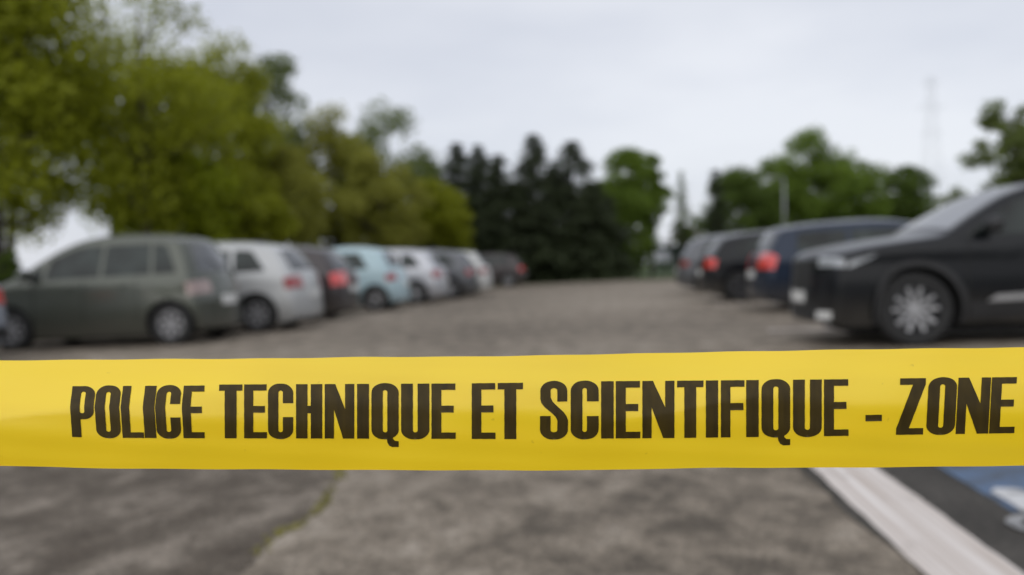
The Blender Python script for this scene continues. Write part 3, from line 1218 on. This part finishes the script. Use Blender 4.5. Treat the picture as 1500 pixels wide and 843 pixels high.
def wheel_meshes(Rw, wid, kind):
    key = (round(Rw, 3), round(wid, 3), kind)
    if key in WHEELS:
        return WHEELS[key]
    rr = Rw * (.66 if kind == 'suv' else .62)
    t = MB()
    prof = [(rr * .97, -wid * .42), (rr * 1.02, -wid * .5), (Rw * .90, -wid * .52), (Rw * .975, -wid * .44), (Rw, -wid * .3), (Rw, -wid * .05),
            (Rw * .985, 0), (Rw, wid * .05), (Rw, wid * .3), (Rw * .975, wid * .44), (Rw * .90, wid * .52), (rr * 1.02, wid * .5), (rr * .97, wid * .42), (rr * .97, -wid * .42)]
    t.lathe_y(prof, 40)
    me = bpy.data.meshes.new('tyre')
    me.from_pydata(t.v, [], t.f)
    me.polygons.foreach_set('use_smooth', [True] * len(me.polygons))
    me.materials.append(TYRE)
    # outer side of the rim looks to +y
    rim = MB()
    o = wid * .46
    back = MB()
    (back if kind == 'suv' else rim).lathe_y([(rr * 1.0, o + .002), (rr * .93, o + .004), (rr * .90, o - .03), (rr * .88, -wid * .35)], 40)
    hub = rr * .2
    rim.lathe_y([(0.0005, o - .005), (hub * .8, o - .005), (hub, o - .015), (hub, o - .05)], 24)
    nsp = 5 if kind == 'suv' else (7 if kind == 'cap' else 5)
    for k in range(nsp):
        a = 2 * math.pi * k / nsp + .3
        pairs = ((-.20, 0), (.20, 0)) if kind == 'suv' else ((0, 0),)
        for off, _ in pairs:
            w_in = rr * (.11 if kind == 'suv' else .17)
            w_out = rr * (.15 if kind == 'suv' else .24)
            def P(rad_, tw, y):
                return (rad_ * math.cos(a) - tw * math.sin(a), y, rad_ * math.sin(a) + tw * math.cos(a))
            c0, c1 = off * rr * .35, off * rr * 1.35
            pts = [P(hub * .8, c0 - w_in / 2, o - .012), P(hub * .8, c0 + w_in / 2, o - .012), P(rr * .93, c1 + w_out / 2, o - .004), P(rr * .93, c1 - w_out / 2, o - .004)]
            pts += [(p[0], p[1] - .035, p[2]) for p in pts]
            rim.add(pts, [(3, 2, 1, 0), (0, 1, 5, 4), (1, 2, 6, 5), (2, 3, 7, 6), (3, 0, 4, 7)])
    rme = bpy.data.meshes.new('rim')
    rme.from_pydata(rim.v, [], rim.f)
    rme.materials.append(MACHINED if kind == 'suv' else ALLOY if kind == 'alloy' else (GUN if kind == 'dark' else HUBCAP))
    back.lathe_y([(0.0005, o - .045), (rr * .9, o - .05), (rr * .9, -wid * .3)], 32)
    bme = bpy.data.meshes.new('brake_disc')
    bme.from_pydata(back.v, [], back.f)
    bme.materials.append(DARK_RIM)
    WHEELS[key] = (me, rme, bme)
    return WHEELS[key]


def pose(o, X, Y, heading):
    """stand a car on the sloping tarmac, nose along heading (radians from +X)"""
    up = Vector((-SLOPE, 0, 1)).normalized()
    f = Vector((math.cos(heading), math.sin(heading), 0))
    f = (f - up * f.dot(up)).normalized()
    l = up.cross(f)
    m = Matrix((f, l, up)).transposed().to_4x4()
    m.translation = Vector((X, Y, SLOPE * X + .0005))
    o.matrix_world = m


HATCH = dict(
    prof=[(0.0, .21), (.001, .34), (.004, .50), (.012, .62), (.035, .72), (.12, .83), (.235, .93), (.275, .97), (.345, 1.17), (.415, 1.35), (.49, 1.45),
          (.60, 1.485), (.75, 1.455), (.865, 1.385), (.90, 1.335), (.945, 1.13), (.972, .97), (.981, .93), (.993, .76), (.998, .58), (.9985, .50), (.9995, .34), (1.0, .22)],
    ws=(7.25, 9.6), rw=(14.15, 16.0), L=4.0, W=1.70, H=1.485, belt=.93, belt_rise=.10, tumble=.255, r=.095, crown=.05, clear=.155, bow_f=.20, bow_r=.10,
    R=.305, arch=.055, xf=1.17, xr=-1.30, wheel='cap', windows=[((.275, .50), (.40, .50)), ((.515, .72), (.515, .705)), ((.735, .87), (.725, .80))],
    tail=(.70, .89, .66), head=(.60, .78))


def var(base, **kw):
    d = dict(base)
    d.update(kw)
    return d


def scaled(prof, kz=1.0, edits=None):
    out = [(f, z if z < .6 else .6 + (z - .6) * kz) for f, z in prof]
    for k, v in (edits or {}).items():
        out[k] = v
    return out


MPV = var(HATCH, L=3.56, W=1.68, H=1.57, belt=.96, belt_rise=.06, tumble=.23, R=.300, r=.105, crown=.055, bow_f=.22, bow_r=.12,
          prof=[(0.0, .21), (.001, .34), (.004, .52), (.012, .66), (.035, .79), (.10, .90), (.19, 1.00), (.225, 1.04), (.30, 1.22), (.38, 1.39), (.47, 1.52),
                (.60, 1.57), (.76, 1.55), (.875, 1.475), (.905, 1.42), (.945, 1.18), (.968, 1.00), (.976, .95), (.988, .80), (.998, .62), (.9985, .50), (.9995, .34), (1.0, .22)],
          windows=[((.235, .335), (.33, .338)), ((.35, .575), (.365, .575)), ((.59, .785), (.59, .77)), ((.80, .905), (.785, .84))], xf=1.08, xr=-1.28)
MINI = var(HATCH, L=3.56, W=1.63, H=1.49, belt=.95, belt_rise=.03, tumble=.22, R=.29, r=.11, crown=.05, bow_f=.24, bow_r=.17,
           prof=[(0.0, .21), (.001, .34), (.004, .50), (.012, .64), (.04, .78), (.12, .90), (.21, .975), (.25, 1.01), (.34, 1.21), (.42, 1.39), (.50, 1.465),
                 (.60, 1.49), (.74, 1.465), (.84, 1.40), (.872, 1.35), (.915, 1.16), (.945, 1.00), (.955, .96), (.978, .80), (.994, .62), (.996, .50), (.9985, .34), (1.0, .22)],
           windows=[((.265, .555), (.40, .555)), ((.575, .80), (.575, .73))], xf=1.05, xr=-1.20, wheel='alloy', tail=(.70, .86, .78))
SUV = var(HATCH, L=4.30, W=1.78, H=1.48, belt=.985, belt_rise=.10, tumble=.22, R=.345, arch=.06, clear=.20, r=.075, crown=.04, bow_f=.16,
          prof=[(0.0, .24), (.001, .36), (.003, .55), (.006, .74), (.018, .87), (.10, .945), (.225, 1.0), (.265, 1.03), (.335, 1.21), (.405, 1.37), (.475, 1.452),
                (.60, 1.48), (.78, 1.465), (.895, 1.415), (.925, 1.36), (.955, 1.16), (.975, 1.0), (.983, .95), (.993, .80), (.998, .62), (.9985, .52), (.9995, .38), (1.0, .26)],
          windows=[((.295, .505), (.415, .505)), ((.52, .73), (.52, .715)), ((.745, .86), (.735, .80))], xf=1.30, xr=-1.31, wheel='suv', tail=(.78, .94, .55), head=(.765, .85))
ESTATE = var(HATCH, L=4.35, W=1.76, H=1.38, belt=.90, belt_rise=.06, R=.315, xf=1.27, xr=-1.36, wheel='dark',
             prof=scaled(var(HATCH, prof=scaled(HATCH['prof'], 1.0, {12: (.78, 1.46), 13: (.895, 1.405), 14: (.925, 1.35), 15: (.958, 1.13)}))['prof'], .88),
             windows=[((.265, .475), (.39, .475)), ((.49, .68), (.49, .675)), ((.695, .88), (.69, .86))], tail=(.69, .92, .56))


def make_car(name, label, spec, mat, X, Y, heading, near_wheel=None, group=None, red=None, trim=False, rails=False, cat='car'):
    c = Car(spec)
    root = empty(name)
    tag(root, label, cat, group)
    c.body(mat, root)
    ub = MB()  # black box added below the floor to block light under the car
    zb_ = c.clear + .02
    ub.box((0, 0, .11 + (zb_ - .11) / 2), (c.L - .75, c.W - .58, zb_ - .11))
    ub.build('underbody_shade_box', LINER, root)
    c.strip('windscreen', spec['ws'][0], spec['ws'][1], -.93, .93, SCREEN, root, .006, 12, 14)
    rwn = c.strip('rear_window', spec['rw'][0], spec['rw'][1], -.86, .86, REAR_GLASS, root, .006, 8, 12)
    for sd in (-1, 1):
        for fl, fu in spec['windows']:
            c.window('side_window', sd, fl, fu, root, GLASS)
        # tail lamp wraps the rear corner
        t0, t1, q0 = spec['tail']
        s0, s1 = c.z_to_s(t0, False), c.z_to_s(t1, False)
        c.strip('tail_light', s0, s1, sd * q0, sd * 2.0, red or LAMP_RED, root, .012, 6, 10)
        h0, h1 = spec['head']
        s0, s1 = c.z_to_s(h0, True), c.z_to_s(h1, True)
        c.strip('headlight', s0, s1, sd * (.70 if trim else .52), sd * 1.9, LAMP_CLEAR, root, .010, 6, 10)
        # door gaps and handles
        b = c.belt
        for f in ([.30, .507, .725] if len(spec['windows']) > 2 else [.27, .565]):
            c.side_poly('door_seam', sd, ((f, .33), (f + .003, .33)), ((f + .004, b - .0), (f + .007, b - .0)), SEAM, root, .0025, 1, 10)
        for f in ([.455, .675] if len(spec['windows']) > 2 else [.51]):
            x = c.X(f)
            z = b - .09
            y = c.half(x, z)
            m_ = MB()
            m_.tube([(x + .09, sd * (y + .004), z), (x + .07, sd * (y + .028), z + .004), (x - .07, sd * (y + .028), z + .004), (x - .09, sd * (y + .004), z)], .012, 7)
            m_.build('door_handle', mat, root, True)
        # wing mirror: stalk, shell and glass
        x = c.X(spec['windows'][0][0][0] + .055)
        z = b + .08
        y = c.half(x, z)
        m_ = MB()
        m_.tube([(x, sd * (y - .02), z - .03), (x - .01, sd * (y + .07), z - .01)], [.022, .02], 7)
        prof = [(-.045, .30), (-.05, .75), (-.02, 1.0), (.03, .9), (.075, .55), (.09, .05)]
        vs, fs = [], []
        n = 12
        for dx, sc_ in prof:
            for k in range(n):
                a = 2 * math.pi * k / n
                ca, sa = math.cos(a), math.sin(a)
                ca = math.copysign(abs(ca) ** .7, ca)
                sa = math.copysign(abs(sa) ** .7, sa)
                vs.append((x + dx, sd * (y + .15 + .105 * sc_ * ca), z + .03 + .075 * sc_ * sa))
        for i in range(len(prof) - 1):
            for k in range(n):
                k2 = (k + 1) % n
                fs.append((i * n + k, i * n + k2, (i + 1) * n + k2, (i + 1) * n + k))
        fs.append(tuple(range(n)))
        fs.append(tuple((len(prof) - 1) * n + k for k in range(n)))
        m_.add(vs, fs)
        m_.build('wing_mirror', PLASTIC if trim else mat, root, True)
    # nose and tail
    c.strip('grille', c.z_to_s(.50 if not trim else .56, True), c.z_to_s(.64 if not trim else .80, True), -.55, .55, PLASTIC, root, .006, 4, 10)
    c.strip('lower_grille', c.z_to_s(.27, True), c.z_to_s(.40, True), -.7, .7, PLASTIC, root, .006, 4, 10)
    c.strip('rear_bumper', c.z_to_s(.26, False), c.z_to_s(.42, False), -1.6, 1.6, PLASTIC if trim or name == 'hatchback_car' else mat, root, .012, 5, 18)
    pm = c.strip('number_plate', c.z_to_s(.54, False), c.z_to_s(.66, False), -.36, .36, PLATE, root, .010, 2, 8)
    c.strip('number_plate', c.z_to_s(.42, True), c.z_to_s(.53, True), -.34, .34, PLATE, root, .012, 2, 8)
    # wiper and aerial
    sA, sB = spec['rw'][0] + .9 * (spec['rw'][1] - spec['rw'][0]), spec['rw'][0] + .55 * (spec['rw'][1] - spec['rw'][0])
    m_ = MB()
    m_.tube([c.ring(sA, 0, 1, .02), c.ring(sB, .45, 1, .018)], [.011, .006], 5)
    m_.build('rear_wiper', PLASTIC, root)
    m_ = MB()
    p0 = c.ring(12.3, 0, 1, 0)
    m_.tube([p0, (p0[0] - .12, p0[1], p0[2] + .17)], [.010, .003], 6)
    m_.build('aerial', PLASTIC, root)
    if rails:
        for sd in (-1, 1):
            m_ = MB()
            pts = [c.ring(10.2, .97, sd, -.01)] + [c.ring(s, .97, sd, .045) for s in np.linspace(10.5, 12.8, 8)] + [c.ring(13.1, .97, sd, -.01)]
            m_.tube(pts, .014, 7)
            m_.build('roof_rail', GALV if rails == 2 else PLASTIC, root, True)
    if trim:
        Lf = c.L
        for sd in (-1, 1):
            for xw in (c.xf, c.xr):
                # black plastic lip round each arch
                def fn(a, b, e, xw=xw, sd=sd):
                    th = R(-18) + R(216) * a
                    rad_ = c.R + c.arch - .004 + .055 * b
                    x, z = xw + rad_ * math.cos(th), c.R + rad_ * math.sin(th)
                    z = max(z, .20)
                    return c.side(x, z, sd, e)
                c.patch('arch_trim', fn, 24, 2, PLASTIC, root, .014)
            f0, f1 = (c.L / 2 - c.xf + c.R + .12) / Lf, (c.L / 2 - c.xr - c.R - .12) / Lf
            c.side_poly('sill_trim', sd, ((f0, .245), (f1, .245)), ((f0, .40), (f1, .40)), PLASTIC, root, .012, 12, 3)
            c.side_poly('door_strip', sd, ((f0 + .035, .40), (f1 - .02, .42)), ((f0 + .055, .455), (f1 - .02, .50)), ALLOY, root, .018, 12, 2)
            # bright corner of the bumper
            c.strip('fog_surround', c.z_to_s(.27, True), c.z_to_s(.345, True), sd * .74, sd * 1.05, PLATE, root, .018, 3, 6)
            c.side_poly('headlight_wing', sd, ((.028, .755), (.085, .83)), ((.030, .85), (.105, .885)), LAMP_CLEAR, root, .010, 6, 3)
    # wheels
    for xw in (c.xf, c.xr):
        for sd in (-1, 1):
            wid = .205
            w = empty('wheel', (xw, sd * (c.W / 2 - .035 - wid / 2), c.R), root)
            if sd < 0:
                w.rotation_euler = (0, 0, math.pi)
            a_, b_, d_ = wheel_meshes(c.R, wid, spec['wheel'])
            link('tyre', a_, None, w)
            link('rim', b_, None, w)
            link('brake_disc', d_, None, w)
    pose(root, X, Y, heading)
    return root


PI = math.pi
LEFT = 'cars parked tail out along the left row'
RIGHT_ROW = 'cars parked along the right row'


def left_car(name, label, spec, mat, wx, wy, turn=0.0, **kw):
    """parked nose outwards: (wx, wy) is where its near rear tyre meets the ground; local +y... faces the camera side"""
    hd = PI + turn
    c, s = math.cos(hd), math.sin(hd)
    lx, ly = spec['xr'], (spec['W'] / 2 - .14)      # near side of a car heading -x is its left (+y local)
    return make_car(name, label, spec, mat, wx - (lx * c - ly * s), wy - (lx * s + ly * c), hd, group=LEFT, **kw)


def right_tail_car(name, label, spec, mat, wx, wy, turn=0.0, **kw):
    hd = 0.0 + turn
    c, s = math.cos(hd), math.sin(hd)
    lx, ly = spec['xr'], -(spec['W'] / 2 - .14)
    return make_car(name, label, spec, mat, wx - (lx * c - ly * s), wy - (lx * s + ly * c), hd, group=RIGHT_ROW, **kw)


left_car('hatchback_car', 'ice grey car whose tail just shows beside the nose of the sage green car', HATCH, P_LILAC, -8.1, 9.25)
left_car('people_carrier', 'sage green grey tall hatchback with silver hubcaps, first in the left row', MPV, P_SAGE, -5.87, 11.95, .0, red=LAMP_SMOKE)
left_car('hatchback', 'silvery white hatchback with small red tail light, beside the sage green car', HATCH, P_PALE, -5.45, 14.05, red=LAMP_RED_DIM)
left_car('hatchback', 'charcoal hatchback with bright red tail light between white and pale blue cars', var(HATCH, tail=(.68, .93, .50)), P_PLUM, -5.55, 16.9)
left_car('city_car', 'small pale blue rounded city car', MINI, P_BLUE, -5.0, 20.1, red=LAMP_RED_DIM)
left_car('hatchback', 'silver hatchback parked next to the pale blue city car', HATCH, P_SILVER, -4.75, 23.5, red=LAMP_RED_DIM)
left_car('hatchback', 'dark grey hatchback between the silver and the far white cars', HATCH, P_GREY, -4.25, 26.3, red=LAMP_RED_DIM)
left_car('hatchback', 'bright white car near the far end of the left row', HATCH, P_WHITE, -4.2, 29.2, red=LAMP_RED_DIM)
left_car('hatchback', 'dark car with red tail light parked last before the conifers', HATCH, P_DARK, -3.7, 38.6)

# right row: the black car stands nose to the aisle, the others tail to it
hd = PI
c_, s_ = math.cos(hd), math.sin(hd)
lx, ly = SUV['xf'], SUV['W'] / 2 - .14
make_car('crossover_car', 'glossy black crossover with two tone alloy wheels parked nose to the aisle', SUV, P_BLACK,
         2.95 - (lx * c_ - ly * s_), 8.55 - (lx * s_ + ly * c_), hd, group=RIGHT_ROW, trim=True, rails=1)
right_tail_car('estate_car', 'navy blue estate car with large red tail light beside the black crossover', ESTATE, P_NAVY, 3.45, 14.3)
right_tail_car('hatchback', 'black hatchback with glowing red tail light behind the navy estate', var(HATCH, wheel='dark', prof=scaled(HATCH['prof'], .89), H=1.39, belt=.89), P_BLACK, 2.95, 18.2)
right_tail_car('hatchback', 'grey hatchback at the far end of the right row', var(HATCH, wheel='dark', tail=(.72, .86, .75)), P_GREY, 2.98, 23.6, red=LAMP_RED_DIM)


# ------------------------------------------------------------------ barrier tape and its lettering
def ip(x, pts):
    return float(np.interp(x, [p[0] for p in pts], [p[1] for p in pts]))


EDGE_T = [(-2600, 548), (-600, 533), (0, 528), (180, 527), (350, 525.6), (520, 523.5), (660, 523), (830, 520), (960, 518), (1060, 515.5), (1190, 513), (1330, 511.5), (1500, 509), (2200, 502), (4100, 485)]
EDGE_B = [(-2600, 672), (-600, 679), (0, 682.5), (110, 685.5), (190, 687), (380, 688), (560, 689), (780, 689.5), (880, 689), (940, 687.5), (1060, 685.5), (1200, 685.5), (1330, 684.5), (1500, 682.5), (2200, 676), (4100, 665)]


def sm(x):
    x = min(max(x, 0), 1)
    return x * x * (3 - 2 * x)


def bump(x, a, b, c, d):
    return sm((x - a) / (b - a)) * (1 - sm((x - c) / (d - c)))


def soft(x, w):
    """smooth ramp: 0 for x<0, x for x>0"""
    return 0.5 * (x + math.sqrt(x * x + w * w)) - .5 * w


def tape_off(px, v):
    """distance of the film behind its front-most line, metres"""
    h = 0.0715
    # soft lengthwise bend: upper part leans back, lower part tucks under
    c = .40 + .03 * math.sin(px * .004 + .6) + .015 * math.sin(px * .013)
    lean = math.tan(R(27 + 4 * math.sin(px * .0031 + 2.0)))
    z = h * lean * soft(c - v, .22) + h * math.tan(R(13)) * soft(v - c - .1, .3)
    # two sharper creases where the film has been folded
    k1 = bump(px, -500, -200, 270, 420)
    y1 = .545 - .30 * (px / 350.0)
    z += k1 * h * math.tan(R(19)) * soft(y1 - v, .006)
    k2 = bump(px, 800, 1010, 1050, 1260)
    y2 = .555 - .30 * ((px - 940) / 180.0) * .62
    z += k2 * h * math.tan(R(14)) * soft(y2 - v, .006)
    # slow waves along the length
    z += .0011 * math.sin(px * .0052 + 1.0) + .0007 * math.sin(px * .0117 + v * 2.2) + .00025 * math.sin(px * .031 + v * 5)
    z += .00018 * math.sin(px * .011 - v * 24 + 2) * bump(v, .0, .15, .85, 1.0)
    return z


def tape_pt(px, y, lift=0.0):
    t_, b_ = ip(px, EDGE_T), ip(px, EDGE_B)
    v = (y - t_) / (b_ - t_)
    d = TAPE_D + tape_off(px, v) - .004 - lift
    return EYE + ray(px, y) * d


tape = None
px_list = list(np.arange(-2400, -100, 60)) + list(np.arange(-100, 1601, 6)) + list(np.arange(1660, 3960, 60))
vn = 40
V, Fc = [], []
for p in px_list:
    t_ = ip(p, EDGE_T) + .35 * math.sin(p * .045) + .3 * math.sin(p * .017 + 1)
    b_ = ip(p, EDGE_B) + .3 * math.sin(p * .039 + 2)
    for k in range(vn + 1):
        V.append(tape_pt(p, t_ + (b_ - t_) * k / vn))
for i in range(len(px_list) - 1):
    for k in range(vn):
        a = i * (vn + 1) + k
        Fc.append((a, a + 1, a + vn + 2, a + vn + 1))
tape = empty('barrier_tape', tuple(EYE + ray(750, 606) * TAPE_D))
tag(tape, 'yellow plastic police tape with black lettering stretched across the view', 'barrier tape')
film = obj('film', V, Fc, TAPE, None, True)
film.parent = tape
film.matrix_parent_inverse = Matrix.Translation(-Vector(tape.location))

BASE = [(105, 640.5), (180, 641.8), (299, 642.3), (667, 643.2), (760, 643.6), (990, 642), (1243, 638.8), (1315, 637.4), (1488, 634.8)]
TOPL = [(105, 566), (299, 565), (322, 563.6), (667, 562), (766, 561), (791, 559.4), (990, 558), (1243, 555.8), (1315, 554.6), (1488, 552.6)]
GH = 80.0


def arc(cx, cy, rx, ry, a0, a1, n=7):
    return [(cx + rx * math.cos(R(a0 + (a1 - a0) * k / n)), cy + ry * math.sin(R(a0 + (a1 - a0) * k / n))) for k in range(n + 1)]


def rrect(x0, y0, x1, y1, rx, ry):
    return arc(x1 - rx, y1 - ry, rx, ry, 0, 90) + arc(x0 + rx, y1 - ry, rx, ry, 90, 180) + arc(x0 + rx, y0 + ry, rx, ry, 180, 270) + arc(x1 - rx, y0 + ry, rx, ry, 270, 360)


def glyph(ch, w):
    h, arm = GH, 9.2
    st = min(17.3, (w - 6.6) / 2)
    rx, ry = w * .46, 14.0
    sx = (w - 2 * st)
    if ch == 'I':
        return [[(0, 0), (w, 0), (w, h), (0, h)]]
    if ch == '-':
        return [[(0, 20), (w, 20), (w, 29), (0, 29)]]
    if ch == 'L':
        return [[(0, 0), (w, 0), (w, arm - .5), (st, arm - .5), (st, h), (0, h)]]
    if ch == 'E':
        return [[(0, 0), (w, 0), (w, arm), (st, arm), (st, 38), (w - 3, 38), (w - 3, 48), (st, 48), (st, h - arm), (w - .5, h - arm), (w - .5, h), (0, h)]]
    if ch == 'F':
        return [[(0, 0), (st, 0), (st, 38), (w - 1.5, 38), (w - 1.5, 48), (st, 48), (st, h - arm), (w, h - arm), (w, h), (0, h)]]
    if ch == 'T':
        a = (w - 17.5) / 2
        return [[(a, 0), (a + 17.5, 0), (a + 17.5, h - arm), (w, h - arm), (w, h), (0, h), (0, h - arm), (a, h - arm)]]
    if ch == 'H':
        st = 16.8
        return [[(0, 0), (st, 0), (st, 37), (w - st, 37), (w - st, 0), (w, 0), (w, h), (w - st, h), (w - st, 48), (st, 48), (st, h), (0, h)]]
    if ch == 'N':
        st = 13.6
        return [[(0, 0), (st, 0), (st, 43), (w - 16.5, 0), (w, 0), (w, h), (w - st, h), (w - st, 43), (15.5, h), (0, h)]]
    if ch == 'Z':
        return [[(0, 0), (w, 0), (w, arm), (18.5, arm), (w, h - 9), (w, h), (2, h), (2, h - arm), (w - 18.5, h - arm), (0, 9)]]
    if ch == 'O':
        return [rrect(0, -1, w, h + 1, rx, ry), rrect(st, arm, w - st, h - arm, sx / 2 * .95, 3.0)]
    if ch == 'P':
        o = [(0, 0), (st, 0), (st, 28)] + [(w - rx, 28)] + arc(w - rx, 28 + ry, rx, ry, 270, 360)[1:] + arc(w - rx, h - ry, rx, ry, 0, 90) + [(0, h)]
        return [o, rrect(st, 37.5, w - st, h - arm + .5, sx / 2 * .9, 3.0)]
    if ch == 'C':
        o = [(w, 52)] + arc(w - rx, h + 1 - ry, rx, ry, 0, 90) + arc(rx, h + 1 - ry, rx, ry, 90, 180) + arc(rx, -1 + ry, rx, ry, 180, 270) + arc(w - rx, -1 + ry, rx, ry, 270, 360)
        o += [(w, 31.5), (w - st, 31.5)] + list(reversed(arc(w / 2, arm + 3, sx / 2, 3, 180, 360))) + list(reversed(arc(w / 2, h - arm - 3, sx / 2, 3, 0, 180))) + [(w - st, 52)]
        return [o]
    if ch == 'U':
        o = [(0, h)] + arc(rx, -1 + ry, rx, ry, 180, 270) + arc(w - rx, -1 + ry, rx, ry, 270, 360) + [(w, h), (w - st, h)] + list(reversed(arc(w / 2, arm + 3, sx / 2, 3, 180, 360))) + [(st, h)]
        return [o]
    if ch == 'Q':
        o = arc(w - rx, h + 1 - ry, rx, ry, 0, 90) + arc(rx, h + 1 - ry, rx, ry, 90, 180) + arc(rx, -1 + ry, rx, ry, 180, 270)
        o += [(w * .57, -1.0), (w * .585, -5.5), (w * .65, -10), (w * .76, -12.2), (w * 1.0, -12.0), (w * 1.0, -3.6), (w * .86, -3.2), (w * .79, -.2), (w * .80, 1.6)]
        o += arc(w - rx, -1 + ry, rx, ry, 312, 360, 5)
        return [o, rrect(st, arm, w - st, h - arm, sx / 2 * .95, 3.0)]
    if ch == 'S':
        st = 15.6
        sx = w - 2 * st
        o = [(w - 1, 52)] + arc(w - 1 - rx, h + 1 - ry, rx, ry, 0, 90) + arc(rx + .5, h + 1 - ry, rx, ry, 90, 180)
        o += [(.5, 56), (2.2, 50), (6.5, 44.5), (18, 35.5), (23, 30.5), (w - st, 25.5)]
        o += list(reversed(arc(w / 2, arm + 3, sx / 2, 3, 180, 360))) + [(st, 32), (0, 32)]
        o += arc(rx, -1 + ry, rx, ry, 180, 270) + arc(w - rx, -1 + ry, rx, ry, 270, 360)
        o += [(w, 26), (w - 2.0, 31.5), (w - 6.5, 37.5), (w - 18, 47.5), (st + 3, 52), (st, 58)]
        o += list(reversed(arc(w / 2, h - arm - 3, sx / 2, 3, 0, 180))) + [(w - st, 52)]
        return [o]


def shear(px, gy):
    """sideways slip of the print where the film bends"""
    g = gy / GH
    if px < 340:
        k = 1 - sm((px - 240) / 110)
        return k * (9.5 * max(0, g - .60) + 4.5 * max(0, .60 - g) * 1.2 - 1.0)
    if px > 1300:
        return 4.5 * (g - .5)
    return 0.0


TEXT = [('P', 103.5, 138), ('O', 139.5, 175.5), ('L', 177.5, 209), ('I', 210, 227), ('C', 228, 264), ('E', 267, 299),
        ('T', 320.5, 355), ('E', 357.5, 391), ('C', 392.5, 429.5), ('H', 433.6, 472), ('N', 475.6, 519), ('I', 523, 540.5), ('Q', 544, 584), ('U', 587.5, 629), ('E', 632, 667.6),
        ('E', 691, 725.8), ('T', 729, 766),
        ('S', 791, 832), ('C', 836, 877), ('I', 880.5, 899), ('E', 902, 938), ('N', 941, 988), ('T', 991.8, 1030.5), ('I', 1034, 1052), ('F', 1056, 1090.5), ('I', 1093, 1111.4),
        ('Q', 1115.5, 1157.5), ('U', 1161.7, 1203.8), ('E', 1207, 1243), ('-', 1267.8, 1291.8), ('Z', 1314.6, 1354.3), ('O', 1358.5, 1400.5), ('N', 1402, 1449.7), ('E', 1451, 1488)]
for ch, x0, x1 in TEXT:
    bm = bmesh.new()
    es = []
    for loop in glyph(ch, x1 - x0):
        pts = []
        for p in loop:
            if not pts or (abs(p[0] - pts[-1][0]) + abs(p[1] - pts[-1][1])) > .02:
                pts.append(p)
        if abs(pts[0][0] - pts[-1][0]) + abs(pts[0][1] - pts[-1][1]) < .02:
            pts.pop()
        vs = [bm.verts.new((p[0], p[1], 0)) for p in pts]
        es += [bm.edges.new((vs[i], vs[(i + 1) % len(vs)])) for i in range(len(vs))]
    bmesh.ops.triangle_fill(bm, use_beauty=True, use_dissolve=False, edges=es, normal=(0, 0, 1))
    for yy in np.arange(-10, 82, 3.0):
        bmesh.ops.bisect_plane(bm, geom=bm.verts[:] + bm.edges[:] + bm.faces[:], plane_co=(0, yy, 0), plane_no=(0, 1, 0))
    for xx in np.arange(6, x1 - x0, 6.0):
        bmesh.ops.bisect_plane(bm, geom=bm.verts[:] + bm.edges[:] + bm.faces[:], plane_co=(xx, 0, 0), plane_no=(1, 0, 0))
    for v in bm.verts:
        gx, gy = v.co.x, v.co.y
        px = x0 + gx
        b_, t_ = ip(px, BASE), ip(px, TOPL)
        # print edges are a little rough
        X_ = px + shear(px, gy) + .10 * math.sin(gy * .35 + x0)
        Y_ = b_ - gy / GH * (b_ - t_) + .1 * math.sin(px * .4)
        v.co = tape_pt(X_, Y_, .00030) - Vector(tape.location)
    for f in bm.faces:
        f.normal_update()
        if f.normal.dot(FWD) > 0:
            f.normal_flip()
        f.smooth = True
    me = bpy.data.meshes.new('letter')
    bm.to_mesh(me)
    bm.free()
    link('letter' if ch != '-' else 'dash', me, INK, tape)

# stakes that hold the tape, out of the photograph on both sides
for px, side_, lab in ((-2400, -1, 'thin steel stake holding the plain end of the tape'), (3900, 1, 'thin steel stake holding the lettered run of the tape, by the blue bay')):
    top = tape_pt(px, (ip(px, EDGE_T) + ip(px, EDGE_B)) / 2)
    base = (top.x, top.y, SLOPE * top.x)
    st_ = empty('steel_stake', base)
    tag(st_, lab, 'stake')
    mb = MB()
    mb.tube([(0, 0, 0), (0, 0, top.z - base[2] + .12)], .012, 12)
    mb.build('rod', POST_PAINT, st_, True)
    mb = MB()
    mb.tube([(0, 0, 0), (0, 0, .02)], [.09, .08], 20)
    mb.build('base_plate', POST_PAINT, st_)
    mb = MB()
    zc = top.z - base[2]
    mb.tube([(0, 0, zc - .034), (0, 0, zc + .034)], .0145, 16)
    wrap = mb.build('tape_wrap', TAPE, st_, True)
